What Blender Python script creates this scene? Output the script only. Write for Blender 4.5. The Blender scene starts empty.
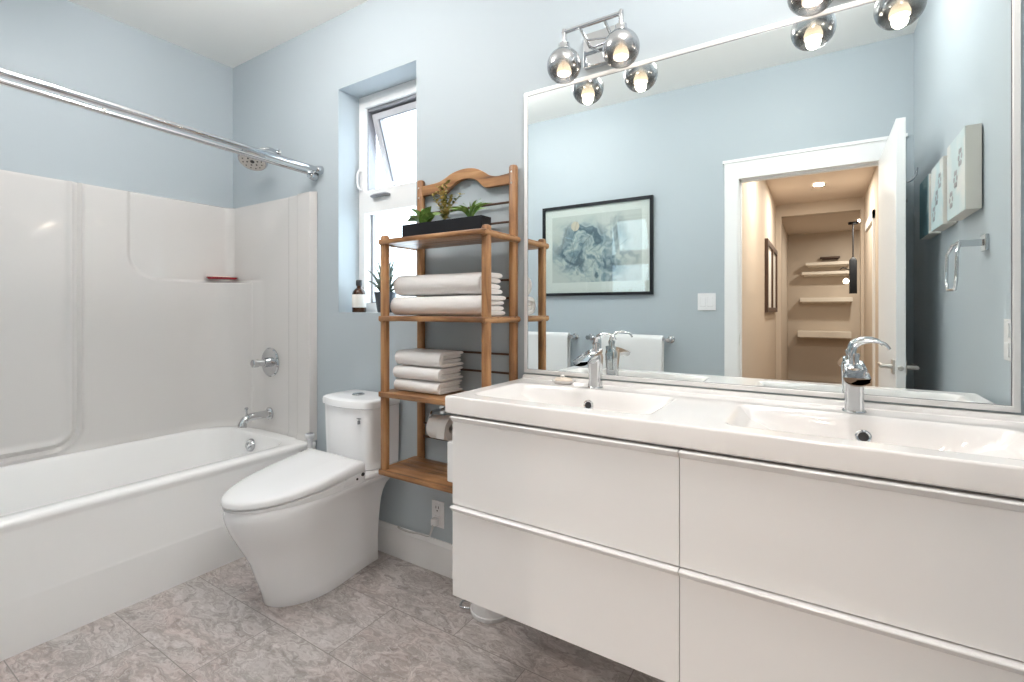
import bpy, bmesh, math, random
from math import sin, cos, pi, radians, sqrt, exp
from mathutils import Vector, Matrix, noise
random.seed(7)
scene = bpy.context.scene
COL = scene.collection

# ------------------------------------------------------------------ camera
CZ = 1.191; D = 1.672                      # eye height, distance to the vanity wall
cd = bpy.data.cameras.new('camera'); cam = bpy.data.objects.new('camera', cd); COL.objects.link(cam)
cam.location = (0, 0, CZ); cam.rotation_euler = (pi/2, 0, 0.566)
cd.sensor_width = 36; cd.sensor_fit = 'HORIZONTAL'; cd.lens = 482.547*36/1024
cd.shift_y = (309.356-341)/1024
cd.clip_start = 0.02; cd.clip_end = 60
scene.camera = cam
# ------------------------------------------------------------------ world
w = bpy.data.worlds.new('overcast'); scene.world = w; w.use_nodes = True
bg = w.node_tree.nodes['Background']; bg.inputs[0].default_value = (0.80, 0.90, 1.0, 1); bg.inputs[1].default_value = 3.4
# ------------------------------------------------------------------ exposure
vs = scene.view_settings
vs.view_transform = 'Standard'; vs.look = 'None'; vs.exposure = 0.88; vs.gamma = 1; vs.use_curve_mapping = False
# light levels (lamps themselves are built with their fittings)
P_GLOBE = 0.45; P_HALL = 13; P_FAR = 13; L_ADDED_OPAL = 33
scene.cycles.diffuse_bounces = 8; scene.cycles.glossy_bounces = 10; scene.cycles.max_bounces = 14; scene.cycles.transparent_max_bounces = 12
WARM = (1.0, 0.90, 0.79); NEUT = (1.0, 0.965, 0.93)

# ------------------------------------------------------------------ materials
def mat(name, color, rough=0.5, metal=0.0, spec=0.5, coat=0.0):
    m = bpy.data.materials.new(name); m.use_nodes = True
    b = m.node_tree.nodes['Principled BSDF']
    b.inputs['Base Color'].default_value = (*color, 1)
    b.inputs['Roughness'].default_value = rough; b.inputs['Metallic'].default_value = metal
    b.inputs['Specular IOR Level'].default_value = spec; b.inputs['Coat Weight'].default_value = coat
    b.inputs['Coat Roughness'].default_value = 0.04
    return m
def N(m, t, **kw):
    n = m.node_tree.nodes.new(t)
    for k, v in kw.items():
        if k in n.inputs.keys(): n.inputs[k].default_value = v
        else: setattr(n, k, v)
    return n
def L(m, a, b): m.node_tree.links.new(a, b)
def B(m): return m.node_tree.nodes['Principled BSDF']
def ramp(m, stops):
    r = N(m, 'ShaderNodeValToRGB'); e = r.color_ramp.elements
    e[0].position = stops[0][0]; e[0].color = (*stops[0][1], 1)
    e[1].position = stops[-1][0]; e[1].color = (*stops[-1][1], 1)
    for p, c in stops[1:-1]:
        x = e.new(p); x.color = (*c, 1)
    return r
def bump(m, src, strength=0.2, dist=0.01):
    b = N(m, 'ShaderNodeBump', Strength=strength, Distance=dist)
    L(m, src, b.inputs['Height']); L(m, b.outputs[0], B(m).inputs['Normal'])
def noisy(m, scale, strength, dist=0.004, detail=3):
    tc = N(m, 'ShaderNodeTexCoord'); n = N(m, 'ShaderNodeTexNoise', Scale=scale, Detail=detail)
    L(m, tc.outputs['Object'], n.inputs['Vector']); bump(m, n.outputs[0], strength, dist); return n

M = {}
M['paint_blue'] = mat('blue_paint', (0.425, 0.478, 0.512), 0.55, spec=0.3); noisy(M['paint_blue'], 180, 0.08, 0.001)
M['paint_white'] = mat('ceiling_paint', (0.90, 0.895, 0.87), 0.8, spec=0.2); noisy(M['paint_white'], 120, 0.08, 0.001)
M['trim'] = mat('white_trim_paint', (0.82, 0.82, 0.82), 0.35); noisy(M['trim'], 40, 0.03, 0.001)
M['hall'] = mat('hall_paint', (0.55, 0.475, 0.40), 0.7, spec=0.2); noisy(M['hall'], 120, 0.05, 0.001)
M['hall_ceiling'] = mat('hall_ceiling_paint', (0.66, 0.57, 0.49), 0.8, spec=0.2); noisy(M['hall_ceiling'], 120, 0.05, 0.001)
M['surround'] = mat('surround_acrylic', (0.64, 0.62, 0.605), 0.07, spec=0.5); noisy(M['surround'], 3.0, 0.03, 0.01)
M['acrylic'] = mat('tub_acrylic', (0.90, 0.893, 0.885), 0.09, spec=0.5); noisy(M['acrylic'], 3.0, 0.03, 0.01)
M['ceramic'] = mat('white_ceramic', (0.92, 0.92, 0.93), 0.07); noisy(M['ceramic'], 6, 0.01, 0.002)
M['basin'] = mat('basin_ceramic', (0.80, 0.775, 0.765), 0.06); noisy(M['basin'], 6, 0.01, 0.002)
M['plastic'] = mat('white_plastic', (0.80, 0.80, 0.81), 0.22); noisy(M['plastic'], 30, 0.02, 0.001)
M['lacquer'] = mat('white_lacquer', (0.83, 0.82, 0.82), 0.13); noisy(M['lacquer'], 12, 0.01, 0.001)
M['lacquer_dark'] = mat('shaded_cabinet_body', (0.55, 0.54, 0.52), 0.4)
M['chrome'] = mat('chrome', (0.60, 0.61, 0.625), 0.05, 1.0); noisy(M['chrome'], 15, 0.02, 0.001)
M['brushed'] = mat('brushed_nickel', (0.62, 0.60, 0.57), 0.28, 1.0); noisy(M['brushed'], 200, 0.05, 0.001)
M['silver_frame'] = mat('silver_frame', (0.80, 0.79, 0.78), 0.35, 0.35); noisy(M['silver_frame'], 90, 0.03, 0.001)
M['mirror'] = mat('mirror_silver', (0.90, 0.95, 0.95), 0.0, 1.0)
M['dark'] = mat('black_rubber', (0.02, 0.02, 0.022), 0.45); noisy(M['dark'], 60, 0.05, 0.001)
M['black'] = mat('black_lacquer', (0.008, 0.009, 0.012), 0.5, spec=0.25); noisy(M['black'], 60, 0.05, 0.001)
M['slate'] = mat('slate_glaze', (0.045, 0.055, 0.07), 0.35); noisy(M['slate'], 25, 0.2, 0.002)
M['amber'] = mat('amber_glass', (0.045, 0.018, 0.008), 0.08); noisy(M['amber'], 8, 0.01, 0.001)
M['vinyl_backlit'] = mat('backlit_sash_vinyl', (0.52, 0.52, 0.55), 0.4); noisy(M['vinyl_backlit'], 40, 0.03, 0.001)  # white sash painted grey to stand in for its backlit shade
M['label'] = mat('paper_label', (0.72, 0.70, 0.66), 0.7); noisy(M['label'], 60, 0.02, 0.001)
M['red'] = mat('red_dish', (0.28, 0.02, 0.03), 0.2); noisy(M['red'], 30, 0.02, 0.001)
M['paper'] = mat('tissue_paper', (0.85, 0.84, 0.83), 0.9); noisy(M['paper'], 60, 0.4, 0.003)
M['soil'] = mat('potting_soil', (0.03, 0.02, 0.015), 0.95); noisy(M['soil'], 120, 1.0, 0.006)
M['rod_dark'] = mat('dark_rod', (0.07, 0.035, 0.02), 0.5); noisy(M['rod_dark'], 60, 0.1, 0.001)
M['grey_metal'] = mat('grey_aluminium', (0.30, 0.30, 0.32), 0.4, 0.6); noisy(M['grey_metal'], 80, 0.03, 0.001)
M['soap'] = mat('cream_soap', (0.80, 0.70, 0.60), 0.35); noisy(M['soap'], 30, 0.05, 0.002)
M['cord'] = mat('grey_cord', (0.55, 0.54, 0.53), 0.5); noisy(M['cord'], 50, 0.02, 0.001)

def towel_mat(name, col):
    m = mat(name, col, 0.95, spec=0.1); B(m).inputs['Sheen Weight'].default_value = 0.3
    tc = N(m, 'ShaderNodeTexCoord'); a = N(m, 'ShaderNodeTexNoise', Scale=260.0, Detail=2.0); b = N(m, 'ShaderNodeTexNoise', Scale=28.0, Detail=3.0)
    L(m, tc.outputs['Object'], a.inputs['Vector']); L(m, tc.outputs['Object'], b.inputs['Vector'])
    mx = N(m, 'ShaderNodeMath', operation='ADD'); L(m, a.outputs[0], mx.inputs[0]); L(m, b.outputs[0], mx.inputs[1])
    bump(m, mx.outputs[0], 0.5, 0.004)
    return m
M['towel'] = towel_mat('oatmeal_terry', (0.80, 0.775, 0.76))
M['towel_white'] = towel_mat('white_terry', (0.80, 0.80, 0.80))

def wood(name, axis):
    m = mat(name, (0.4, 0.2, 0.1), 0.38)
    tc = N(m, 'ShaderNodeTexCoord'); mp = N(m, 'ShaderNodeMapping')
    sc = [34, 34, 34]; sc[axis] = 2.2; mp.inputs['Scale'].default_value = sc
    L(m, tc.outputs['Object'], mp.inputs['Vector'])
    n = N(m, 'ShaderNodeTexNoise', Scale=1.0, Detail=5.0, Roughness=0.6, Distortion=0.6)
    L(m, mp.outputs[0], n.inputs['Vector'])
    n2 = N(m, 'ShaderNodeTexNoise', Scale=7.0, Detail=2.0); L(m, tc.outputs['Object'], n2.inputs['Vector'])
    mx = N(m, 'ShaderNodeMath', operation='MULTIPLY_ADD'); L(m, n2.outputs[0], mx.inputs[0]); mx.inputs[1].default_value = 0.45; L(m, n.outputs[0], mx.inputs[2])
    r = ramp(m, [(0.50, (0.09, 0.038, 0.016)), (0.64, (0.24, 0.110, 0.042)), (0.80, (0.37, 0.185, 0.075)), (0.95, (0.46, 0.26, 0.12))])
    L(m, mx.outputs[0], r.inputs[0]); L(m, r.outputs[0], B(m).inputs['Base Color'])
    bump(m, n.outputs[0], 0.15, 0.002)
    return m
M['wood_v'] = wood('teak_upright', 2); M['wood_h'] = wood('teak_board', 0); M['wood_y'] = wood('teak_rail', 1)

def floor_mat():
    m = mat('marbled_vinyl_tile', (0.4, 0.37, 0.35), 0.32)
    tc = N(m, 'ShaderNodeTexCoord'); mp = N(m, 'ShaderNodeMapping')
    mp.inputs['Location'].default_value = (2.04+0.61*4, -0.762+0.305*4, 0)
    L(m, tc.outputs['Object'], mp.inputs['Vector'])
    br = N(m, 'ShaderNodeTexBrick', Scale=1.0); br.offset = 0.5; br.offset_frequency = 2; br.squash = 1
    br.inputs['Mortar Size'].default_value = 0.0018; br.inputs['Brick Width'].default_value = 0.61; br.inputs['Row Height'].default_value = 0.305
    br.inputs['Color1'].default_value = (0, 0, 0, 1); br.inputs['Color2'].default_value = (1, 1, 1, 1); br.inputs['Mortar'].default_value = (0.5, 0.5, 0.5, 1)
    br.inputs['Mortar Smooth'].default_value = 0.3
    L(m, mp.outputs[0], br.inputs['Vector'])
    # every tile shifts the marbling
    ml = N(m, 'ShaderNodeVectorMath', operation='SCALE'); ml.inputs['Scale'].default_value = 0.35; L(m, br.outputs['Color'], ml.inputs[0])
    ad = N(m, 'ShaderNodeVectorMath', operation='ADD'); L(m, tc.outputs['Object'], ad.inputs[0]); L(m, ml.outputs[0], ad.inputs[1])
    rt = N(m, 'ShaderNodeMapping'); rt.inputs['Rotation'].default_value = (0, 0, radians(35)); rt.inputs['Scale'].default_value = (1.0, 2.1, 1); L(m, ad.outputs[0], rt.inputs['Vector'])
    wn = N(m, 'ShaderNodeTexNoise', Scale=2.6, Detail=4.0, Roughness=0.6); L(m, rt.outputs[0], wn.inputs['Vector'])
    ws = N(m, 'ShaderNodeVectorMath', operation='SCALE'); ws.inputs['Scale'].default_value = 0.75; L(m, wn.outputs['Color'], ws.inputs[0])
    wa = N(m, 'ShaderNodeVectorMath', operation='ADD'); L(m, rt.outputs[0], wa.inputs[0]); L(m, ws.outputs[0], wa.inputs[1])
    a = N(m, 'ShaderNodeTexNoise', Scale=7.5, Detail=9.0, Roughness=0.66, Distortion=1.5); L(m, wa.outputs[0], a.inputs['Vector'])
    ra = ramp(m, [(0.32, (0.25, 0.22, 0.208)), (0.44, (0.40, 0.362, 0.345)), (0.55, (0.52, 0.478, 0.464)), (0.70, (0.64, 0.60, 0.588))])
    L(m, a.outputs[0], ra.inputs[0])
    # pinkish clouds
    p = N(m, 'ShaderNodeTexNoise', Scale=1.9, Detail=3.0); L(m, wa.outputs[0], p.inputs['Vector'])
    rp = ramp(m, [(0.46, (0, 0, 0)), (0.66, (1, 1, 1))]); L(m, p.outputs[0], rp.inputs[0])
    mx = N(m, 'ShaderNodeMix', data_type='RGBA', blend_type='MULTIPLY'); L(m, rp.outputs[0], mx.inputs[0]); L(m, ra.outputs[0], mx.inputs[6]); mx.inputs[7].default_value = (1.0, 0.92, 0.90, 1)
    # thin pale and dark veins
    def vein(scale, lo, hi, seed):
        o = N(m, 'ShaderNodeVectorMath', operation='ADD'); o.inputs[1].default_value = (seed, seed*0.7, 0); L(m, wa.outputs[0], o.inputs[0])
        v = N(m, 'ShaderNodeTexNoise', Scale=scale, Detail=5.0, Roughness=0.55, Distortion=1.6); L(m, o.outputs[0], v.inputs['Vector'])
        s = N(m, 'ShaderNodeMath', operation='SUBTRACT'); s.inputs[1].default_value = 0.5; L(m, v.outputs[0], s.inputs[0])
        ab = N(m, 'ShaderNodeMath', operation='ABSOLUTE'); L(m, s.outputs[0], ab.inputs[0])
        r = ramp(m, [(lo, (1, 1, 1)), (hi, (0, 0, 0))]); L(m, ab.outputs[0], r.inputs[0]); return r
    v1 = vein(4.4, 0.0, 0.024, 3.1); v2 = vein(3.2, 0.0, 0.035, 8.3)
    f1 = N(m, 'ShaderNodeMath', operation='MULTIPLY'); f1.inputs[1].default_value = 0.5; L(m, v1.outputs[0], f1.inputs[0])
    f2 = N(m, 'ShaderNodeMath', operation='MULTIPLY'); f2.inputs[1].default_value = 0.6; L(m, v2.outputs[0], f2.inputs[0])
    m1 = N(m, 'ShaderNodeMix', data_type='RGBA'); L(m, f1.outputs[0], m1.inputs[0]); L(m, mx.outputs[2], m1.inputs[6]); m1.inputs[7].default_value = (0.70, 0.67, 0.65, 1)
    m2 = N(m, 'ShaderNodeMix', data_type='RGBA'); L(m, f2.outputs[0], m2.inputs[0]); L(m, m1.outputs[2], m2.inputs[6]); m2.inputs[7].default_value = (0.29, 0.255, 0.235, 1)
    m3 = N(m, 'ShaderNodeMix', data_type='RGBA'); L(m, br.outputs['Fac'], m3.inputs[0]); L(m, m2.outputs[2], m3.inputs[6]); m3.inputs[7].default_value = (0.25, 0.225, 0.21, 1)
    L(m, m3.outputs[2], B(m).inputs['Base Color'])
    iv = N(m, 'ShaderNodeMath', operation='MULTIPLY_ADD'); iv.inputs[1].default_value = -1.0; L(m, br.outputs['Fac'], iv.inputs[0]); L(m, a.outputs[0], iv.inputs[2])
    bump(m, iv.outputs[0], 0.25, 0.003)
    return m
M['floor'] = floor_mat()
def plank_mat():
    m = mat('hall_plank_floor', (0.25, 0.17, 0.11), 0.35); noisy(m, 20, 0.1, 0.002); return m
M['hall_floor'] = plank_mat()

def art_mat():
    m = mat('watercolour_print', (0.6, 0.6, 0.6), 0.8, spec=0.1)
    tc = N(m, 'ShaderNodeTexCoord')
    wn = N(m, 'ShaderNodeTexNoise', Scale=4.0, Detail=4.0); L(m, tc.outputs['Object'], wn.inputs['Vector'])
    ws = N(m, 'ShaderNodeVectorMath', operation='SCALE'); ws.inputs['Scale'].default_value = 0.5; L(m, wn.outputs['Color'], ws.inputs[0])
    wa = N(m, 'ShaderNodeVectorMath', operation='ADD'); L(m, tc.outputs['Object'], wa.inputs[0]); L(m, ws.outputs[0], wa.inputs[1])
    a = N(m, 'ShaderNodeTexNoise', Scale=6.0, Detail=6.0, Distortion=1.2); L(m, wa.outputs[0], a.inputs['Vector'])
    r = ramp(m, [(0.38, (0.09, 0.13, 0.16)), (0.46, (0.20, 0.26, 0.29)), (0.54, (0.36, 0.40, 0.40)), (0.66, (0.52, 0.53, 0.50))]); L(m, a.outputs[0], r.inputs[0])
    # wash fades to bare paper away from the middle of the sheet (wider towards its left foot)
    sp = N(m, 'ShaderNodeSeparateXYZ'); L(m, wa.outputs[0], sp.inputs[0])
    g = N(m, 'ShaderNodeVectorMath', operation='SUBTRACT'); g.inputs[1].default_value = (0.55, 0.47, 0.36); L(m, wa.outputs[0], g.inputs[0])
    gs = N(m, 'ShaderNodeVectorMath', operation='MULTIPLY'); gs.inputs[1].default_value = (1.0, 0.0, 1.35); L(m, g.outputs[0], gs.inputs[0])
    ln = N(m, 'ShaderNodeVectorMath', operation='LENGTH'); L(m, gs.outputs[0], ln.inputs[0])
    rr_ = ramp(m, [(0.20, (1, 1, 1)), (0.40, (0, 0, 0))]); L(m, ln.outputs['Value'], rr_.inputs[0])
    mx = N(m, 'ShaderNodeMix', data_type='RGBA'); L(m, rr_.outputs[0], mx.inputs[0]); mx.inputs[6].default_value = (0.52, 0.51, 0.48, 1); L(m, r.outputs[0], mx.inputs[7])
    L(m, mx.outputs[2], B(m).inputs['Base Color']); return m
M['art'] = art_mat()
M['mat_board'] = mat('mat_board', (0.66, 0.64, 0.60), 0.8); noisy(M['mat_board'], 100, 0.03, 0.001)
M['petal'] = mat('painted_petal', (0.58, 0.47, 0.36), 0.8); noisy(M['petal'], 60, 0.03, 0.001)
M['ink'] = mat('painted_stem', (0.16, 0.21, 0.22), 0.8); noisy(M['ink'], 60, 0.03, 0.001)
def canvas_mat(name, c1, c2, seed):
    m = mat(name, c1, 0.7, spec=0.2)
    tc = N(m, 'ShaderNodeTexCoord'); mp = N(m, 'ShaderNodeMapping'); mp.inputs['Location'].default_value = (seed, seed, seed); L(m, tc.outputs['Object'], mp.inputs['Vector'])
    a = N(m, 'ShaderNodeTexNoise', Scale=6.0, Detail=5.0, Distortion=0.5); L(m, mp.outputs[0], a.inputs['Vector'])
    r = ramp(m, [(0.42, c1), (0.56, c2)]); L(m, a.outputs[0], r.inputs[0]); L(m, r.outputs[0], B(m).inputs['Base Color']); return m
M['canvas_edge'] = mat('canvas_edge', (0.62, 0.60, 0.56), 0.8); noisy(M['canvas_edge'], 200, 0.1, 0.001)

def glass_mat(name, tint=(0.95, 0.98, 0.98), refl=1.0):
    m = bpy.data.materials.new(name); m.use_nodes = True; nt = m.node_tree; nt.nodes.clear()
    out = N(m, 'ShaderNodeOutputMaterial'); t = N(m, 'ShaderNodeBsdfTransparent'); t.inputs[0].default_value = (*tint, 1)
    g = N(m, 'ShaderNodeBsdfGlossy'); g.inputs['Roughness'].default_value = 0.0; g.inputs[0].default_value = (refl, refl, refl, 1)
    lw = N(m, 'ShaderNodeLayerWeight', Blend=0.5); pw = N(m, 'ShaderNodeMath', operation='POWER'); pw.inputs[1].default_value = 4.0; L(m, lw.outputs['Facing'], pw.inputs[0])
    f = N(m, 'ShaderNodeMath', operation='MULTIPLY_ADD'); f.inputs[1].default_value = 0.6; f.inputs[2].default_value = 0.034; L(m, pw.outputs[0], f.inputs[0]); mx = N(m, 'ShaderNodeMixShader')
    L(m, f.outputs[0], mx.inputs[0]); L(m, t.outputs[0], mx.inputs[1]); L(m, g.outputs[0], mx.inputs[2]); L(m, mx.outputs[0], out.inputs[0]); return m
M['pane'] = glass_mat('window_glass'); M['picture_glass'] = glass_mat('picture_glass')
def globe_mat():                                # blown glass silvered at the top, clear at the mouth
    m = bpy.data.materials.new('silvered_globe_glass'); m.use_nodes = True; nt = m.node_tree; nt.nodes.clear()
    out = N(m, 'ShaderNodeOutputMaterial'); t = N(m, 'ShaderNodeBsdfTransparent'); t.inputs[0].default_value = (0.80, 0.80, 0.80, 1)
    g = N(m, 'ShaderNodeBsdfGlossy'); g.inputs['Roughness'].default_value = 0.16; g.inputs[0].default_value = (0.60, 0.60, 0.61, 1)
    tc = N(m, 'ShaderNodeTexCoord'); s = N(m, 'ShaderNodeSeparateXYZ'); L(m, tc.outputs['Object'], s.inputs[0])
    mr = N(m, 'ShaderNodeMapRange'); mr.inputs[1].default_value = -0.034; mr.inputs[2].default_value = 0.012; mr.inputs[3].default_value = 0.05; mr.inputs[4].default_value = 0.93
    L(m, s.outputs[2], mr.inputs[0])
    lw = N(m, 'ShaderNodeLayerWeight', Blend=0.5); f = N(m, 'ShaderNodeMath', operation='POWER'); f.inputs[1].default_value = 3.0; L(m, lw.outputs['Facing'], f.inputs[0]); ad = N(m, 'ShaderNodeMath', operation='ADD', use_clamp=True); L(m, f.outputs[0], ad.inputs[0]); L(m, mr.outputs[0], ad.inputs[1])
    mx = N(m, 'ShaderNodeMixShader'); L(m, ad.outputs[0], mx.inputs[0]); L(m, t.outputs[0], mx.inputs[1]); L(m, g.outputs[0], mx.inputs[2]); L(m, mx.outputs[0], out.inputs[0]); return m
M['globe'] = globe_mat()
def emit(name, col, s):
    m = mat(name, (0.8, 0.8, 0.8), 0.5); B(m).inputs['Emission Color'].default_value = (*col, 1); B(m).inputs['Emission Strength'].default_value = s; return m
M['bulb'] = emit('glowing_bulb', (1.0, 0.74, 0.46), 1.0); M['opal'] = emit('added_diffuser_glow', NEUT, L_ADDED_OPAL); M['halllamp'] = emit('glowing_hall_lamp', (1, 0.85, 0.65), 10)  # the opal glow belongs to the added fill globes only
def leaf(name, c1, c2):
    m = mat(name, c1, 0.45); tc = N(m, 'ShaderNodeTexCoord'); a = N(m, 'ShaderNodeTexNoise', Scale=45.0, Detail=2.0); L(m, tc.outputs['Object'], a.inputs['Vector'])
    r = ramp(m, [(0.4, c1), (0.62, c2)]); L(m, a.outputs[0], r.inputs[0]); L(m, r.outputs[0], B(m).inputs['Base Color']); return m
M['leaf'] = leaf('fresh_leaf', (0.09, 0.20, 0.035), (0.20, 0.33, 0.08))
M['leaf_var'] = leaf('variegated_leaf', (0.12, 0.14, 0.04), (0.55, 0.42, 0.12))
M['leaf_dark'] = leaf('grey_leaf', (0.035, 0.06, 0.045), (0.09, 0.12, 0.09))

# ------------------------------------------------------------------ mesh helpers
def wloc(o):
    v = Vector((0, 0, 0))
    while o: v += o.location; o = o.parent
    return v
def obj(name, bm, m, parent=None, loc=None, smooth=True, bevel=0, sub=0):
    """bm is in world coordinates; the object's origin becomes loc (or its parent's)."""
    me = bpy.data.meshes.new(name)
    org = Vector(loc) if loc is not None else (wloc(parent) if parent else Vector((0, 0, 0)))
    bmesh.ops.translate(bm, verts=bm.verts, vec=-org)
    bmesh.ops.recalc_face_normals(bm, faces=bm.faces)
    if smooth:
        for f in bm.faces: f.smooth = True
        for e in bm.edges:
            if len(e.link_faces) == 2 and e.calc_face_angle(0) > radians(38): e.smooth = False
    bm.to_mesh(me); bm.free()
    if isinstance(m, (list, tuple)):
        for x in m: me.materials.append(x)
    else: me.materials.append(m)
    o = bpy.data.objects.new(name, me); COL.objects.link(o)
    if parent: o.parent = parent; o.location = org - wloc(parent)
    else: o.location = org
    if bevel:
        b = o.modifiers.new('bevel', 'BEVEL'); b.width = bevel; b.segments = 3; b.limit_method = 'ANGLE'; b.angle_limit = radians(40); b.harden_normals = False
        for p in me.polygons: p.use_smooth = True
        wn = o.modifiers.new('wn', 'WEIGHTED_NORMAL'); wn.keep_sharp = False
    if sub:
        s = o.modifiers.new('sub', 'SUBSURF'); s.levels = sub; s.render_levels = sub
    return o
def tag(o, label, cat, group=None):
    o['label'] = label; o['category'] = cat
    if group: o['group'] = group
    return o
def thing(name, label, cat, loc, group=None):
    o = bpy.data.objects.new(name, None); COL.objects.link(o); o.location = loc; o.empty_display_size = 0.05
    return tag(o, label, cat, group)
def struct(name, bm, m, parent=None, **kw):
    o = obj(name, bm, m, parent, **kw)
    if not parent: o['kind'] = 'structure'
    return o
def NB(): return bmesh.new()
def box(bm, x0, x1, y0, y1, z0, z1, mi=0):
    v = [bm.verts.new((x, y, z)) for z in (z0, z1) for y in (y0, y1) for x in (x0, x1)]
    fs = [bm.faces.new([v[i] for i in q]) for q in ((0, 2, 3, 1), (4, 5, 7, 6), (0, 1, 5, 4), (2, 6, 7, 3), (0, 4, 6, 2), (1, 3, 7, 5))]
    for f in fs: f.material_index = mi
    return v
def frame_of(d):
    d = d.normalized(); u = Vector((0, 0, 1)) if abs(d.z) < 0.9 else Vector((1, 0, 0))
    a = d.cross(u).normalized(); return a, a.cross(d).normalized()
def tube(bm, pts, r, n=14, caps=True, mi=0, flat=1.0):
    pts = [Vector(p) for p in pts]; rs = r if isinstance(r, (list, tuple)) else [r]*len(pts)
    rings = []; a0 = None
    for i, p in enumerate(pts):
        d = (pts[min(i+1, len(pts)-1)] - pts[max(i-1, 0)]).normalized()
        if a0 is None: a, b = frame_of(d)
        else:
            a = (a0 - d*a0.dot(d)).normalized(); b = a.cross(d).normalized()
        a0 = a
        rings.append([bm.verts.new(p + (a*cos(2*pi*k/n) + b*sin(2*pi*k/n)*flat)*rs[i]) for k in range(n)])
    for i in range(len(rings)-1):
        for k in range(n):
            f = bm.faces.new((rings[i][k], rings[i][(k+1) % n], rings[i+1][(k+1) % n], rings[i+1][k])); f.material_index = mi
    if caps:
        f = bm.faces.new(rings[0][::-1]); f.material_index = mi; f = bm.faces.new(rings[-1]); f.material_index = mi
def lathe(bm, prof, c, axis=(0, 0, 1), n=32, caps=True, mi=0):
    """prof: (radius, height along axis)"""
    c = Vector(c); ax = Vector(axis).normalized(); a, b = frame_of(ax)
    rings = [[bm.verts.new(c + ax*h + (a*cos(2*pi*k/n) + b*sin(2*pi*k/n))*max(r, 1e-4)) for k in range(n)] for r, h in prof]
    for i in range(len(rings)-1):
        for k in range(n):
            f = bm.faces.new((rings[i][k], rings[i][(k+1) % n], rings[i+1][(k+1) % n], rings[i+1][k])); f.material_index = mi
    if caps:
        f = bm.faces.new(rings[0][::-1]); f.material_index = mi; f = bm.faces.new(rings[-1]); f.material_index = mi
def loft(bm, loops, cap0=True, cap1=True, mi=0, strip=False):
    R = [[bm.verts.new(p) for p in lp] for lp in loops]; n = len(R[0])
    for i in range(len(R)-1):
        for k in range(n):
            f = bm.faces.new((R[i][k], R[i][(k+1) % n], R[i+1][(k+1) % n], R[i+1][k])); f.material_index = mi
    if strip:                                   # ribbon section: close each end with a strip of quads
        for r_ in (R[0], R[-1]):
            for i in range(n//2-1): bm.faces.new((r_[i], r_[i+1], r_[n-2-i], r_[n-1-i]))
        return
    if cap0: bm.faces.new(R[0][::-1]).material_index = mi
    if cap1: bm.faces.new(R[-1]).material_index = mi
def rr(x0, x1, y0, y1, r, z, n=8):
    r = min(r, (x1-x0)/2-1e-4, (y1-y0)/2-1e-4); out = []
    for cx, cy, a in ((x1-r, y1-r, 0), (x0+r, y1-r, 90), (x0+r, y0+r, 180), (x1-r, y0+r, 270)):
        for k in range(n+1):
            t = radians(a + 90*k/n); out.append((cx + r*cos(t), cy + r*sin(t), z))
    return out
def rbox(bm, x0, x1, y0, y1, z0, z1, r, e=0.004, mi=0):
    """box with rounded vertical corners and softened top and bottom edge"""
    loft(bm, [rr(x0+e, x1-e, y0+e, y1-e, r, z0), rr(x0, x1, y0, y1, r, z0+e), rr(x0, x1, y0, y1, r, z1-e), rr(x0+e*.3, x1-e*.3, y0+e*.3, y1-e*.3, r, z1-e*.3), rr(x0+e, x1-e, y0+e, y1-e, r, z1)], mi=mi)
def prism(bm, poly, f0, f1, axis='y'):
    """poly of 2-D points extruded; axis y: poly is (x,z); axis x: (y,z); axis z: (x,y)"""
    def P(p, t): return (p[0], t, p[1]) if axis == 'y' else ((t, p[0], p[1]) if axis == 'x' else (p[0], p[1], t))
    loft(bm, [[P(p, f0) for p in poly], [P(p, f1) for p in poly]])
def bez(pts, n=12):
    out = []
    P = [Vector(p) for p in pts]
    P = [P[0]*2-P[1]] + P + [P[-1]*2-P[-2]]
    for i in range(1, len(P)-2):
        for k in range(n):
            t = k/n; a, b, c, d = P[i-1], P[i], P[i+1], P[i+2]
            out.append(0.5*((2*b) + (c-a)*t + (2*a-5*b+4*c-d)*t*t + (3*b-a-3*c+d)*t**3))
    out.append(P[-2]); return out
def sm(a, b, x):
    t = max(0, min(1, (x-a)/(b-a))); return t*t*(3-2*t)

# ================================================================== SETTING
XL, XR, YS, ZC = -3.207, 0.455, -0.20, 2.755
YH, ZH = -3.60, 2.50                                       # hall end and hall ceiling
WX0, WX1, WZ0, WZ1 = -2.156, -1.595, 1.175, 2.362          # window opening
bm = NB(); box(bm, XL-.1, XR+.1, YS-.0, D+.0, -.1, 0); struct('floor', bm, M['floor'], smooth=False)
bm = NB(); box(bm, XL-.1, XR+.1, YS-.12, D+.23, ZC, ZC+.1); struct('ceiling', bm, M['paint_white'], smooth=False)
bm = NB()
box(bm, XL-.1, WX0, D, D+.23, -.1, ZC); box(bm, WX1, XR+.1, D, D+.23, -.1, ZC)
box(bm, WX0, WX1, D, D+.23, -.1, WZ0); box(bm, WX0, WX1, D, D+.23, WZ1, ZC)
struct('wall_back', bm, M['paint_blue'], smooth=False)
bm = NB(); box(bm, XL-.1, XL, YS-.12, D, -.1, ZC); struct('wall_left', bm, M['paint_blue'], smooth=False)
bm = NB(); box(bm, XR, XR+.1, YS-.12, D, -.1, ZC); struct('wall_right', bm, M['paint_blue'], smooth=False)
DX0, DX1, DZ = -0.450, 0.330, 2.06
bm = NB(); box(bm, XL-.1, DX0-.02, YS-.12, YS, -.1, ZC); box(bm, DX1+.02, XR+.1, YS-.12, YS, -.1, ZC); box(bm, DX0-.02, DX1+.02, YS-.12, YS, DZ+.02, ZC)
struct('wall_front', bm, M['paint_blue'], smooth=False)
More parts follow.
